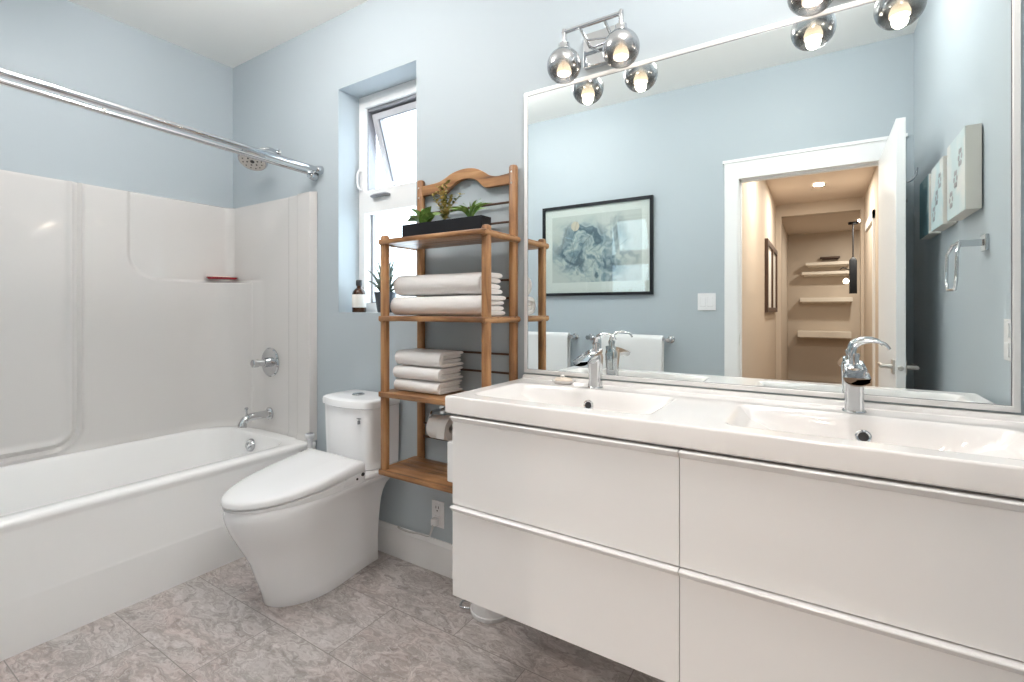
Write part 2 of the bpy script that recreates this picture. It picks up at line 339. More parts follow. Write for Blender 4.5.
# hall seen through the door
HX0, HX1 = -0.455, 0.445
bm = NB(); box(bm, -1.6, 1.6, -7.2, YS, -.1, -.001); struct('floor', bm, M['hall_floor'], smooth=False)
bm = NB(); box(bm, HX0-.1, HX1+.1, YH-.15, YS-.12, ZH, ZH+.1); struct('ceiling', bm, M['hall_ceiling'], smooth=False)
bm = NB(); box(bm, HX0-.1, HX0, YH, YS-.12, 0, ZH); struct('wall_hall_left', bm, M['hall'], smooth=False)
bm = NB(); box(bm, HX1, HX1+.1, YH, YS-.12, 0, ZH); struct('wall_hall_right', bm, M['hall'], smooth=False)
OX0, OX1, OZ = -0.395, 0.415, 2.355
bm = NB(); box(bm, -1.6, OX0, YH-.15, YH, 0, 2.75); box(bm, OX1, 1.6, YH-.15, YH, 0, 2.75); box(bm, OX0, OX1, YH-.15, YH, OZ, 2.75)
struct('wall_hall_end', bm, M['hall'], smooth=False)
bm = NB(); box(bm, -0.44, 1.6, -7.2, YH-.15, 2.45, 2.55); struct('ceiling', bm, M['hall_ceiling'], smooth=False)
bm = NB(); box(bm, -0.54, -0.44, -7.2, YH-.15, 0, 2.5); struct('wall_far_left', bm, M['hall'], smooth=False)
bm = NB(); box(bm, 1.5, 1.6, -7.2, YH-.15, 0, 2.5); struct('wall_far_right', bm, M['hall'], smooth=False)
bm = NB(); box(bm, -.5, 1.6, -6.2, -6.1, 0, 2.5); struct('wall_far_end', bm, M['hall'], smooth=False)

# door casing and jambs
bm = NB()
cw = .085
for (x0, x1) in ((DX0-cw, DX0+.004), (DX1-.004, DX1+cw)):
    box(bm, x0, x1, YS, YS+.016, 0, DZ-.003); box(bm, x0+.008, x1-.008, YS+.016, YS+.021, 0, DZ-.003)
box(bm, DX0-cw, DX1+cw, YS, YS+.018, DZ-.003, DZ+.125); box(bm, DX0-cw-.01, DX1+cw+.01, YS, YS+.026, DZ+.108, DZ+.127)
struct('trim_1', bm, M['trim'], smooth=False)
bm = NB(); box(bm, DX0-.02, DX0, YS-.13, YS, 0, DZ); box(bm, DX1, DX1+.02, YS-.13, YS, 0, DZ); box(bm, DX0-.02, DX1+.02, YS-.13, YS, DZ, DZ+.02)
box(bm, DX0, DX0+.012, YS-.08, YS-.045, 0, DZ); box(bm, DX0, DX1, YS-.08, YS-.045, DZ-.012, DZ)
t2 = struct('trim_2', bm, M['trim'], smooth=False)
bm = NB(); rbox(bm, DX0-.001, DX0+.0015, YS-.042, YS-.012, .95, 1.02, .001, .0004); obj('strike_plate', bm, M['brushed'], t2)
# casing on the right hall wall, and the end opening's beads
bm = NB(); box(bm, HX1-.018, HX1, -2.35, -2.27, 0, 2.12); box(bm, HX1-.018, HX1, -3.2, -2.27, 2.04, 2.12); struct('trim_3', bm, M['trim'], smooth=False)
# baseboards
def baseb(name, x0, x1, y0, y1, along='x', side=-1):
    bm = NB(); h = .145; t = .014
    if along == 'x':
        prof = [(y0, 0), (y0+side*t, 0), (y0+side*t, h-.02), (y0+side*(t*.45), h), (y0, h)]; prism(bm, prof, x0, x1, 'x')
    else:
        prof = [(x0, 0), (x0+side*t, 0), (x0+side*t, h-.02), (x0+side*(t*.45), h), (x0, h)]; prism(bm, prof, y0, y1, 'y')
    struct(name, bm, M['trim'], smooth=False)
baseb('baseboard_back', -2.325, XR, D, D)
baseb('baseboard_right', XR, XR, YS, D-.015, 'y')
baseb('baseboard_front', -2.32, DX0-cw, YS, YS, 'x', 1)

# ---- window
FY0, FY1 = 1.808, 1.875
win = bpy.data.objects.new('window_1', None); COL.objects.link(win); win.location = ((WX0+WX1)/2, FY0, WZ0); win['kind'] = 'structure'
MZ0, MZ1 = 1.717, 1.840
gx0, gx1, gz0, gz1 = WX0+.046, WX1-.046, 1.226, 2.300
bm = NB()
box(bm, WX0, gx0, FY0, FY1, WZ0, WZ1); box(bm, gx1, WX1, FY0, FY1, WZ0, WZ1)
box(bm, gx0, gx1, FY0, FY1, WZ0, gz0); box(bm, gx0, gx1, FY0, FY1, gz1, WZ1); box(bm, gx0, gx1, FY0-.004, FY1, MZ0, MZ1)
obj('frame', bm, M['trim'], win, smooth=False)
bm = NB()   # dark rebates behind the frame
e = .012
box(bm, gx0, gx0+e, FY1-.02, FY1+.004, gz0, MZ0); box(bm, gx0, gx1, FY1-.02, FY1+.004, gz0, gz0+e*.6)
box(bm, gx0, gx0+.006, FY0+.02, FY1+.01, MZ1, gz1); box(bm, gx1-.006, gx1, FY0+.02, FY1+.01, MZ1, gz1); box(bm, gx0, gx1, FY0+.02, FY1+.01, gz1-.016, gz1)
obj('gasket', bm, M['grey_metal'], win, smooth=False)
bm = NB(); box(bm, gx0+e, gx1, FY1-.012, FY1-.006, gz0, MZ0); obj('fixed_pane', bm, M['pane'], win, smooth=False)
# awning sash, hinged at the top, foot pushed outwards
ang = radians(18); hz, hy = gz1-.022, FY1-.01
def sash_pt(x, s, t):  # s down the sash, t outward thickness
    return (x, hy + s*sin(ang) + t*cos(ang), hz - s*cos(ang) + t*sin(ang))
def sash_box(bm, x0, x1, s0, s1, t0, t1):
    v = [bm.verts.new(sash_pt(x, s, t)) for t in (t0, t1) for s in (s0, s1) for x in (x0, x1)]
    for q in ((0, 2, 3, 1), (4, 5, 7, 6), (0, 1, 5, 4), (2, 6, 7, 3), (0, 4, 6, 2), (1, 3, 7, 5)): bm.faces.new([v[i] for i in q])
SL = hz - MZ1 - .005; a0, a1 = gx0+.012, gx1-.008
bm = NB(); fw = .036
sash_box(bm, a0, a0+fw, 0, SL, -.018, .022); sash_box(bm, a1-fw, a1, 0, SL, -.018, .022); sash_box(bm, a0+fw, a1-fw, 0, .03, -.018, .022); sash_box(bm, a0+fw, a1-fw, SL-fw, SL, -.018, .022)
sash = obj('sash', bm, M['vinyl_backlit'], win, smooth=False)
bm = NB(); sash_box(bm, a0+fw-.001, a0+fw+.010, .03, SL-fw, -.012, .018); sash_box(bm, a0+fw, a1-fw, .029, .035, -.012, .018)
obj('seal', bm, M['grey_metal'], sash, smooth=False)
bm = NB(); sash_box(bm, a0+fw, a1-fw, .03, SL-fw, .0, .005); obj('pane', bm, M['pane'], sash, smooth=False)
# operator arm, crank and side latch
bm = NB(); tube(bm, bez([(-1.98, FY0+.01, MZ1+.006), (-1.96, FY1+.02, MZ1+.05), sash_pt(-1.99, SL-.06, -.02)], 6), .007, 8); tube(bm, [(-1.93, FY0+.02, MZ1+.004), (-1.985, FY1+.05, MZ1+.02)], .006, 8)
obj('operator_arm', bm, M['plastic'], win)
bm = NB(); loft(bm, [rr(-2.035, -1.905, FY0-.03, FY0-.001, .012, MZ1-.047), rr(-2.04, -1.90, FY0-.034, FY0-.001, .014, MZ1-.040), rr(-2.02, -1.92, FY0-.024, FY0-.001, .012, MZ1-.030)])
obj('crank_handle', bm, M['grey_metal'], win)
bm = NB(); tube(bm, bez([(gx0-.03, FY0-.004, 1.97), (gx0-.034, FY0-.02, 1.935), (gx0-.03, FY0-.022, 1.87), (gx0-.018, FY0-.008, 1.845)], 5), .006, 8)
lathe(bm, [(.012, 0), (.012, .006), (.007, .01)], (gx0-.028, FY0, 1.96), (0, -1, 0), 14); obj('side_latch', bm, M['plastic'], win)

# ---- door, standing open into the bathroom
dx0, dx1, dy0, dy1, dz1 = .292, .327, YS+.03, .58, 2.045
door = bpy.data.objects.new('door_1', None); COL.objects.link(door); door.location = (dx1, dy0, 0); door['kind'] = 'structure'
bm = NB(); box(bm, dx0, dx1, dy0, dy1, .01, dz1); obj('slab', bm, M['trim'], door, smooth=False, bevel=.002)
bm = NB()
for z in (.22, 1.03, 1.84): tube(bm, [(dx1+.006, dy0-.012, z-.045), (dx1+.006, dy0-.012, z+.045)], .007, 10); box(bm, dx1-.002, dx1+.003, dy0-.01, dy0+.03, z-.045, z+.045)
obj('hinge', bm, M['brushed'], door)
for sgn, xf in ((-1, dx0), (1, dx1)):
    bm = NB(); yk = dy1-.065; zk = .928
    box(bm, min(xf, xf+sgn*.008), max(xf, xf+sgn*.008), yk-.032, yk+.032, zk-.032, zk+.032)
    tube(bm, [(xf+sgn*.004, yk, zk), (xf+sgn*.045, yk, zk)], .010, 14)
    tube(bm, [(xf+sgn*.045, yk+.008, zk), (xf+sgn*.045, yk-.11, zk)], .009, 14)
    obj('handle', bm, M['brushed'], door)
bm = NB(); lathe(bm, [(.011, -.001), (.011, .002), (.008, .004), (.0075, .009)], ((dx0+dx1)/2, dy1, zk), (0, 1, 0), 18); obj('latch', bm, M['brushed'], door)
bm = NB(); tube(bm, bez([(dx1, dy1-.16, 1.80), (dx1+.03, dy1-.16, 1.79), (dx1+.055, dy1-.16, 1.815), (dx1+.06, dy1-.16, 1.85)], 6), .005, 10); lathe(bm, [(.016, 0), (.016, .004)], (dx1, dy1-.16, 1.80), (1, 0, 0), 14)
lathe(bm, [(.008, 0), (.008, .02), (.010, .024)], (dx1, dy1-.16, 1.70), (1, 0, 0), 12)
obj('robe_hook', bm, M['chrome'], door)

# ================================================================== SHOWER / TUB
TX0, TX1, TY0, TY1 = XL+.002, -2.335, YS+.002, D-.002
root = thing('bathtub', 'long white acrylic bathtub with a plain apron along the left wall', 'bathtub', ((TX0+TX1)/2, .75, 0))
bm = NB()
def tl(i, z, r=.012, back=0): return rr(TX0, TX1-i, TY0, TY1, r, z, 8)
ZR = .468
loops = [tl(0, 0), tl(0, .182), tl(.0008, .188), tl(.003, .198), tl(.003, ZR-.045), tl(.004, ZR-.034), tl(0, ZR-.022), tl(.002, ZR-.010), tl(.008, ZR-.003), tl(.018, ZR)]
loops += [rr(TX0+.05, TX1-.075, TY0+.09, TY1-.095, .13, ZR+.001), rr(TX0+.056, TX1-.082, TY0+.10, TY1-.102, .13, ZR-.003), rr(TX0+.064, TX1-.092, TY0+.115, TY1-.108, .13, ZR-.018),
          rr(TX0+.085, TX1-.115, TY0+.18, TY1-.125, .13, .30), rr(TX0+.11, TX1-.14, TY0+.25, TY1-.145, .13, .16), rr(TX0+.14, TX1-.17, TY0+.30, TY1-.18, .12, .095), rr(TX0+.19, TX1-.22, TY0+.36, TY1-.24, .10, .08)]
loft(bm, loops)
obj('tub_shell', bm, M['acrylic'], root)
oy = TY1-.110-.012
bm = NB(); lathe(bm, [(.037, -.004), (.037, .004), (.032, .012), (.018, .014), (.016, .024), (.010, .028)], (-2.775, oy, .405), (0, -1, .12), 28); obj('overflow_plate', bm, M['chrome'], root)
# surround: one moulded skin following left wall, corner, end wall
root = thing('shower_surround', 'glossy white moulded shower surround panel above the bathtub', 'shower surround', ((TX0+TX1)/2, 1.0, ZR))
def surround():
    bm = NB(); xw, yw = XL+.001, D-.001; n1, na, n2 = 190, 24, 150; ys = YS+.004
    zt = 1.842; n = 170; zs = [ZR+.002 + (zt-ZR-.002)*j/n for j in range(n+1)]; zs = sorted(zs + [1.354, 1.357, 1.360, 1.363, 1.366, 1.369, 1.372])
    def sdrr(y, z, y0, y1, z0, z1, r):
        cy, cz = (y0+y1)/2, (z0+z1)/2; dy = abs(y-cy)-((y1-y0)/2-r); dz = abs(z-cz)-((z1-z0)/2-r)
        return min(max(dy, dz), 0)+math.hypot(max(dy, 0), max(dz, 0))-r
    G = []
    for z in zs:
        rc = .07 + .22*(1-sm(1.352, 1.372, z)); row = []
        yb_ = yw-.36; S = [(xw, ys+(yb_-ys)*i/n1, 1, 0, 'L') for i in range(n1)] + [(xw, yb_+(yw-rc-yb_)*i/40, 1, 0, 'L') for i in range(40)]
        for i in range(na+1):
            a = pi - (pi/2)*i/na; S.append((xw+rc+rc*cos(a), yw-rc+rc*sin(a), -cos(a), -sin(a), 'C'))
        xs = xw+rc; xb_ = xw+.36; S += [(xs+(xb_-xs)*i/40, yw, 0, -1, 'E') for i in range(1, 41)] + [(xb_+(-2.335-xb_)*i/n2, yw, 0, -1, 'E') for i in range(1, n2+1)]
        for x, y, nx, ny, k in S:
            h = .022
            if k == 'L':
                h += .013*sm(-.010, .010, sdrr(y, z, 1.10, 3.0, 1.362, 3.0, .14))
                d2 = sdrr(y, z, -1.0, .88, .505, 3.2, .10)
                h += .012*exp(-((d2+.022)/.014)**2) + .010*exp(-((d2-.018)/.010)**2) - .007*exp(-(d2/.010)**2)
            elif k == 'C': h += .013*(1-sm(1.352, 1.372, z))
            else:
                h += .013*(1-sm(1.352, 1.372, z))*(1-sm(-2.95, -2.80, x))
                h += .005*sm(-2.565, -2.553, x) + .016*sm(-2.475, -2.45, x); h = h*(1-sm(-2.340, -2.3352, x)) + .0005
            h *= 1-sm(zt-.012, zt, z)**2
            if z < ZR+.03: h += .01*(1-(z-ZR)/.03)*(0 if k == 'E' and x > -2.36 else 1)
            row.append(bm.verts.new((x+nx*h, y+ny*h, z)))
        G.append(row)
    for j in range(len(G)-1):
        for i in range(len(G[0])-1): bm.faces.new((G[j][i], G[j][i+1], G[j+1][i+1], G[j+1][i]))
    return bm
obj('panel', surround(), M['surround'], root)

# valve
vx, vz = -2.735, .879; ey = D-.0285
root = thing('shower_valve', 'round chrome shower valve plate with a knob on the end panel', 'shower valve', (vx, ey, vz))
bm = NB(); lathe(bm, [(.086, .002), (.086, -.004), (.080, -.010), (.045, -.013), (.0, -.0135)], (vx, ey, vz), (0, 1, 0), 48, caps=False); obj('escutcheon', bm, M['chrome'], root)
bm = NB(); lathe(bm, [(.028, .010), (.028, .042), (.020, .045), (.019, .075), (.023, .079), (.023, .108), (.018, .112)], (vx, ey, vz), (0, -1, 0), 32)
kb = obj('knob', bm, M['chrome'], root)
# spout
sz = .575; sx = -2.745
root = thing('tub_spout', 'chrome tub spout with a diverter pin above the bathtub rim', 'tub spout', (sx, ey, sz))
bm = NB(); lathe(bm, [(.036, -.002), (.036, .006), (.030, .012), (.0, .013)], (sx, ey, sz), (0, -1, 0), 32, caps=False); obj('flange', bm, M['chrome'], root)
bm = NB(); tube(bm, bez([(sx, ey-.005, sz), (sx, ey-.09, sz), (sx, ey-.135, sz-.006), (sx, ey-.158, sz-.030), (sx, ey-.162, sz-.050)], 8), [.022]*18+[.022, .022, .022, .021, .021, .021, .022, .022, .023, .023, .024, .024, .024, .024, .024], 20); obj('spout_body', bm, M['chrome'], root)
bm = NB(); lathe(bm, [(.006, 0), (.006, .028), (.010, .032), (.010, .040), (.006, .043)], (sx, ey-.138, sz+.016), (0, 0, 1), 16); obj('diverter', bm, M['chrome'], root)
# shower head
hx, hy_, hz_ = -2.70, 1.515, 2.028
root = thing('overhead_shower', 'round chrome shower head tilting down from the wall above the surround', 'shower head', (hx, D, 2.07))
nrm = Vector((.30, -.42, -.86)).normalized(); c = Vector((hx, hy_, hz_))
bm = NB(); lathe(bm, [(.074, 0), (.078, -.006), (.078, -.014), (.060, -.024), (.022, -.040), (.016, -.060)], c, nrm, 40); head = obj('head', bm, M['chrome'], root)
bm = NB(); a, b = frame_of(nrm)
lathe(bm, [(.066, .0005), (.066, .0035)], c, nrm, 36); obj('face_plate', bm, M['brushed'], head)
bm = NB()
lathe(bm, [(.012, .003), (.010, .007)], c, nrm, 14)
for ring, cnt in ((.028, 6), (.050, 12)):
    for k in range(cnt):
        t = 2*pi*k/cnt; q = c + a*cos(t)*ring + b*sin(t)*ring; lathe(bm, [(.0055 if ring < .03 else .0035, .003), (.004, .006)], q, nrm, 8)
obj('nozzles', bm, M['dark'], head)
bm = NB(); tube(bm, bez([c - nrm*.055, c - nrm*.085, (hx, D-.06, 2.125), (hx, D-.001, 2.115)], 6), .010, 14); lathe(bm, [(.026, 0), (.022, .010)], (hx, D-.001, 2.115), (0, -1, 0), 20); obj('arm', bm, M['chrome'], root)
# curtain rods
root = thing('shower_curtain_rod', 'double chrome shower curtain rod spanning the tub to the back wall', 'curtain rod', (-2.31, D, 1.95))
bm = NB(); tube(bm, [(-2.305, YS+.002, 2.0), (-2.300, D-.03, 1.952)], .0135, 20)
r1 = obj('outer_rod', bm, M['chrome'], root)
bm = NB(); tube(bm, [(-2.372, YS+.002, 1.992), (-2.368, D-.05, 1.941), (-2.350, D-.02, 1.935)], .0105, 18); r2 = obj('inner_rod', bm, M['chrome'], root)
bm = NB(); lathe(bm, [(.024, 0), (.024, .010), (.018, .030), (.0165, .034)], (-2.300, D-.001, 1.952), (0, -1, 0), 26)
lathe(bm, [(.026, 0), (.026, .02), (.017, .045)], (-2.345, D-.001, 1.925), (0, -1, 0), 26)
tube(bm, [(-2.345, D-.03, 1.928), (-2.300, D-.03, 1.952)], .008, 10); obj('wall_bracket', bm, M['chrome'], root)
bm = NB(); tube(bm, [(-2.369, .735, 1.970), (-2.369, .743, 1.970)], .0125, 18); obj('joint_ring', bm, M['brushed'], r2)
# red soap dish
dc = (-3.130, 1.565); ledge = 1.3765
root = thing('soap_dish', 'shallow dark red soap dish on the shower corner ledge', 'soap dish', (dc[0], dc[1], ledge))
bm = NB()
def orr(hx_, hy2, z):
    hy2 *= 1.18
    return [(dc[0]+(p[0]*cos(.30)+p[1]*sin(.30)), dc[1]+(-p[0]*sin(.30)+p[1]*cos(.30)), z) for p in rr(-hx_, hx_, -hy2, hy2, .02, 0, 6)]
loft(bm, [orr(.026, .062, ledge), orr(.034, .072, ledge+.012), orr(.033, .071, ledge+.014), orr(.028, .066, ledge+.012), orr(.022, .06, ledge+.005)]); obj('tray', bm, M['red'], root)
bm = NB(); loft(bm, [orr(.016, .040, ledge+.006), orr(.020, .045, ledge+.010), orr(.018, .043, ledge+.018), orr(.010, .034, ledge+.021)]); obj('soap_bar', bm, M['soap'], root)

# ================================================================== TOILET
tcx = -1.855
root = thing('toilet', 'white skirted toilet with an electronic bidet lid between tub and shelf', 'toilet', (tcx, 1.35, 0))
def bowl_loop(z, yf, yr, wf, wr, nose=.24, rcr=.03, n=30, cx=tcx, kk=1.0):
    """plan outline: rounded nose at yf, straight sides to yr"""
    left = []
    for i in range(n+1):
        t = i/n; q = 1-cos(t*pi/2); y = yf + (yr-yf)*q
        u = min(1, (y-yf)/nose); wd = wf + (wr-wf)*sm(0.15, 1, (y-yf)/(yr-yf))
        left.append((wd*sqrt(max(0, 1-(1-u)**2))**kk, y))
    pts = [(cx+w_, y, z) for w_, y in left] + [(cx+left[-1][0]*.85, yr+.0001, z), (cx, yr+.0002, z), (cx-left[-1][0]*.85, yr+.0001, z)] + [(cx-w_, y, z) for w_, y in reversed(left[1:])]
    return pts
YB = D-.016
bm = NB()
prof = [  # z, yf, yr, wf, wr, nose
 (0.000, 1.110, 1.594, .150, .100, .28), (.006, 1.105, 1.597, .153, .104, .28), (.05, 1.096, 1.596, .147, .103, .28), (.12, 1.070, 1.594, .142, .102, .27), (.19, 1.045, 1.594, .144, .102, .26), (.25, 1.012, 1.594, .152, .104, .26),
 (.30, .985, 1.595, .164, .108, .25), (.34, .965, 1.598, .175, .117, .26), (.375, .952, 1.605, .181, .132, .27), (.395, .947, 1.615, .184, .146, .27), (.408, .947, 1.63, .185, .158, .27), (.420, .949, 1.64, .185, .172, .27), (.432, .952, 1.648, .184, .182, .27), (.438, .958, 1.650, .180, .183, .27)]
loft(bm, [bowl_loop(z, yf, yr_, wf, wr, no, cx=tcx-.018*(1-sm(.05, .35, z))) for z, yf, yr_, wf, wr, no in prof])
obj('bowl', bm, M['ceramic'], root)
# rear deck that carries the tank
bm = NB(); loft(bm, [rr(tcx-.16, tcx+.16, 1.43, YB, .03, .42), rr(tcx-.178, tcx+.178, 1.42, YB, .03, .436), rr(tcx-.186, tcx+.186, 1.42, YB, .03, .452), rr(tcx-.182, tcx+.182, 1.425, YB, .03, .460)])
obj('deck', bm, M['ceramic'], root)
def tank_loop(z, hw, yf, bulge, yr=YB, r=.045, n=10):
    pts = []
    base = rr(tcx-hw, tcx+hw, yf, yr, r, z, n)
    for x, y, zz in base:
        t = (yr-y)/(yr-yf); pts.append((x, y - bulge*t*(1-((x-tcx)/hw)**2), zz))
    return pts
def front_dense(loops): return loops
def tankpoly(z, hw, yf, bulge, r=.04):
    pts = []; n = 24
    yr = YB
    pts.append((tcx+hw, yr, z)); 
    pts.append((tcx+hw, (yf+yr)/2, z))
    for k in range(7):
        a = (pi/2)*k/6; pts.append((tcx+hw-r+r*cos(a), yf+r-r*sin(a), z))
    for k in range(1, n):
        x = (hw-r)*(1-2*k/n); pts.append((tcx+x, yf-bulge*(1-(x/(hw-r))**2), z))
    for k in range(7):
        a = pi/2+(pi/2)*k/6; pts.append((tcx-hw+r+r*cos(a), yf+r-r*sin(a), z))
    pts.append((tcx-hw, (yf+yr)/2, z)); pts.append((tcx-hw, yr, z)); pts.append((tcx, yr, z))
    return pts
bm = NB(); loft(bm, [tankpoly(.462, .153, 1.480, .018), tankpoly(.468, .159, 1.474, .020), tankpoly(.60, .162, 1.470, .022), tankpoly(.735, .164, 1.467, .024), tankpoly(.740, .163, 1.468, .024)]); tank = obj('tank', bm, M['ceramic'], root)
bm = NB(); loft(bm, [tankpoly(.741, .165, 1.463, .024), tankpoly(.745, .169, 1.458, .026), tankpoly(.766, .170, 1.457, .026), tankpoly(.775, .167, 1.460, .026), tankpoly(.780, .160, 1.470, .024), tankpoly(.782, .15, 1.49, .02)]); lid = obj('tank_lid', bm, M['ceramic'], tank)
bm = NB(); lathe(bm, [(.030, 0), (.030, .004), (.026, .007), (.024, .006)], (tcx-.01, 1.56, .781), (0, 0, 1), 28); box(bm, tcx-.0108, tcx-.0092, 1.536, 1.584, .786, .789); obj('flush_button', bm, M['chrome'], tank)
bm = NB(); box(bm, tcx+.112, tcx+.120, 1.4525, 1.462, .676, .692); box(bm, tcx+.106, tcx+.126, 1.4525, 1.462, .699, .702); 
for f in bm.faces: pass
obj('maker_mark', bm, M['grey_metal'], tank, smooth=False)
# bidet seat
def lid_loop(z_front, z_rear, grow, yf=.938, yr=1.424, wf=.186, wr=.193):
    pts = bowl_loop(0, yf-grow, yr+min(grow, 0)*.6, wf+grow, wr+grow, .30, n=30)
    return [(x, y, z_front + (z_rear-z_front)*max(0, (y-yf)/(yr-yf))**1.25) for x, y, _ in pts]
bm = NB(); loft(bm, [lid_loop(.438, .438, -.012, yr=1.415), lid_loop(.438, .438, -.004, yr=1.415), lid_loop(.446, .478, -.002, yr=1.415), lid_loop(.449, .486, -.008, yr=1.41)]); seat = obj('seat', bm, M['plastic'], root)
bm = NB(); loft(bm, [lid_loop(.452, .490, -.008), lid_loop(.452, .490, -.001), lid_loop(.456, .497, .002), lid_loop(.468, .520, .001), lid_loop(.475, .530, -.004), lid_loop(.479, .536, -.014), lid_loop(.482, .541, -.034), lid_loop(.485, .545, -.075), lid_loop(.486, .547, -.12)]); obj('seat_lid', bm, M['plastic'], root)
bm = NB(); loft(bm, [rr(tcx-.186, tcx+.186, 1.31, 1.440, .025, .4385), rr(tcx-.190, tcx+.190, 1.30, 1.442, .025, .450), rr(tcx-.192, tcx+.192, 1.32, 1.444, .025, .480), rr(tcx-.190, tcx+.190, 1.36, 1.442, .025, .495)]); bh = obj('bidet_housing', bm, M['plastic'], root)
bm = NB(); lathe(bm, [(.008, 0), (.008, .003)], (tcx+.1915, 1.415, .478), (1, 0, 0), 16); lathe(bm, [(.005, 0), (.005, .003)], (tcx+.1912, 1.385, .466), (1, 0, 0), 12); obj('port', bm, M['dark'], bh)
bm = NB(); lathe(bm, [(.012, 0), (.018, .012), (.016, .020)], (tcx-.200, 1.40, .500), (0, 0, 1), 20); obj('sensor', bm, M['dark'], bh)

# toilet brush / plunger beside the tub
px, py = -2.285, 1.59
root = thing('toilet_brush', 'white toilet brush with a capped handle standing between tub and toilet', 'toilet brush', (px, py, 0))
bm = NB(); lathe(bm, [(.046, 0), (.048, .004), (.042, .14), (.040, .15), (.012, .152)], (px, py, 0), n=28); obj('holder', bm, M['plastic'], root)
bm = NB(); lathe(bm, [(.013, .15), (.013, .47), (.014, .50), (.022, .508), (.025, .512), (.025, .526), (.021, .530)], (px, py, 0), n=24); obj('handle', bm, M['plastic'], root)
bm = NB(); lathe(bm, [(.017, .530), (.017, .532)], (px, py, 0), n=20); obj('cap_inlay', bm, M['grey_metal'], root)

# outlet and bidet cord
def plate(name, label, c, normal, kind, w_=.072, h_=.118):
    """wall plate; normal is (nx,ny)"""
    r = thing(name, label, 'outlet' if kind == 'outlet' else 'light switch', c)
    nx, ny = normal; cx, cy, cz = c
    def bx(bm, u0, u1, d0, d1, z0, z1):
        if nx == 0: ys = sorted((cy+ny*d0, cy+ny*d1)); box(bm, cx+u0, cx+u1, ys[0], ys[1], cz+z0, cz+z1)
        else: xs = sorted((cx+nx*d0, cx+nx*d1)); box(bm, xs[0], xs[1], cy+u0, cy+u1, cz+z0, cz+z1)
    bm = NB(); bx(bm, -w_/2, w_/2, 0, .006, -h_/2, h_/2); obj('cover_plate', bm, M['plastic'], r, bevel=.002, smooth=False)
    return r, bx
r, bx = plate('wall_outlet', 'white duplex outlet low on the wall under the wooden shelf', (-1.458, D, .262), (0, -1), 'outlet')
for dz in (.028, -.028):
    bm = NB(); bx(bm, -.017, .017, .006, .009, dz-.020, dz+.020); s_ = obj('socket', bm, M['plastic'], r, smooth=False, bevel=.001)
    bm = NB(); bx(bm, -.009, -.006, .009, .0095, dz-.002, dz+.010); bx(bm, .006, .009, .009, .0095, dz-.002, dz+.010); bx(bm, -.003, .003, .009, .0095, dz-.014, dz-.008); obj('slots', bm, M['dark'], s_, smooth=False)
root = thing('power_cord', 'pale grey bidet power cord plugged into the low outlet', 'cord', (-1.458, D-.01, .234))
bm = NB(); rbox(bm, -1.474, -1.442, D-.040, D-.0101, .218, .25, .008); obj('plug', bm, M['plastic'], root)
bm = NB(); tube(bm, bez([(-1.458, D-.036, .226), (-1.462, D-.046, .195), (-1.49, D-.03, .165), (-1.55, D-.024, .158), (-1.62, D-.024, .150), (-1.68, D-.024, .152), (-1.76, D-.03, .175), (-1.79, D-.05, .20)][:6] + [(-1.687, D-.026, .160)], 8), .0045, 10); obj('cable', bm, M['cord'], root)

# ================================================================== WOODEN SHELF
sx0, sx1, sy0, sy1 = -1.545, -1.042, 1.432, 1.645     # post centres
root = thing('wooden_shelf', 'four-tier honey brown wooden shelf unit fixed to wall beside mirror', 'shelf', ((sx0+sx1)/2, D, .49))
pr = .0165
def post(x, y, z0, z1):
    bm = NB(); loft(bm, [rr(x-s_, x+s_, y-s_, y+s_, s_*.75, z, 5) for s_, z in ((.010, z0), (pr, z0+.006), (pr, z1-.010), (pr*.85, z1-.003), (.008, z1))]); return obj('post', bm, M['wood_v'], root)
post(sx0, sy0, .492, 1.503); post(sx1+.009, sy0+.018, .492, 1.503)
for x in (sx0, sx1): post(x, sy1+.006, .492, 1.784 if x < -1.3 else 1.775)
shelf_z = [1.484, 1.163, .845, .518]
for k, z in enumerate(shelf_z):
    bm = NB(); th = .020
    # boards with rounded front corners, made of slats joined edge to edge
    x0, x1 = sx0-.022, sx1+.026; y0, y1 = sy0-.024, sy1-.014
    ns = 5; dy = (y1-y0)/ns
    for i in range(ns):
        g = .0006
        if i == 0: loft(bm, [rr(x0+.002, x1-.002, y0+.002, y0+dy-g, .012, z-th), rr(x0, x1, y0, y0+dy-g, .014, z-th+.003), rr(x0, x1, y0, y0+dy-g, .014, z-.003), rr(x0+.002, x1-.002, y0+.002, y0+dy-g, .012, z)])
        else: rbox(bm, x0, x1, y0+i*dy, y0+(i+1)*dy-g, z-th, z, .002, .0012)
    b = obj('shelf_board', bm, M['wood_h'], root)
    for x in (x0+.011, x1-.011):
        bm = NB(); tube(bm, [(x, y0+.01, z-.012), (x, sy1+.03-.012, z-.012)], .0125, 14); obj('side_rail', bm, M['wood_y'], root)
for z in (1.628, 1.548, 1.311, 1.237, 1.007, .930, .672, .61):
    bm = NB(); tube(bm, [(sx0, sy1+.008, z), (sx1, sy1+.008, z)], .0048, 10); obj('back_rod', bm, M['rod_dark'], root)
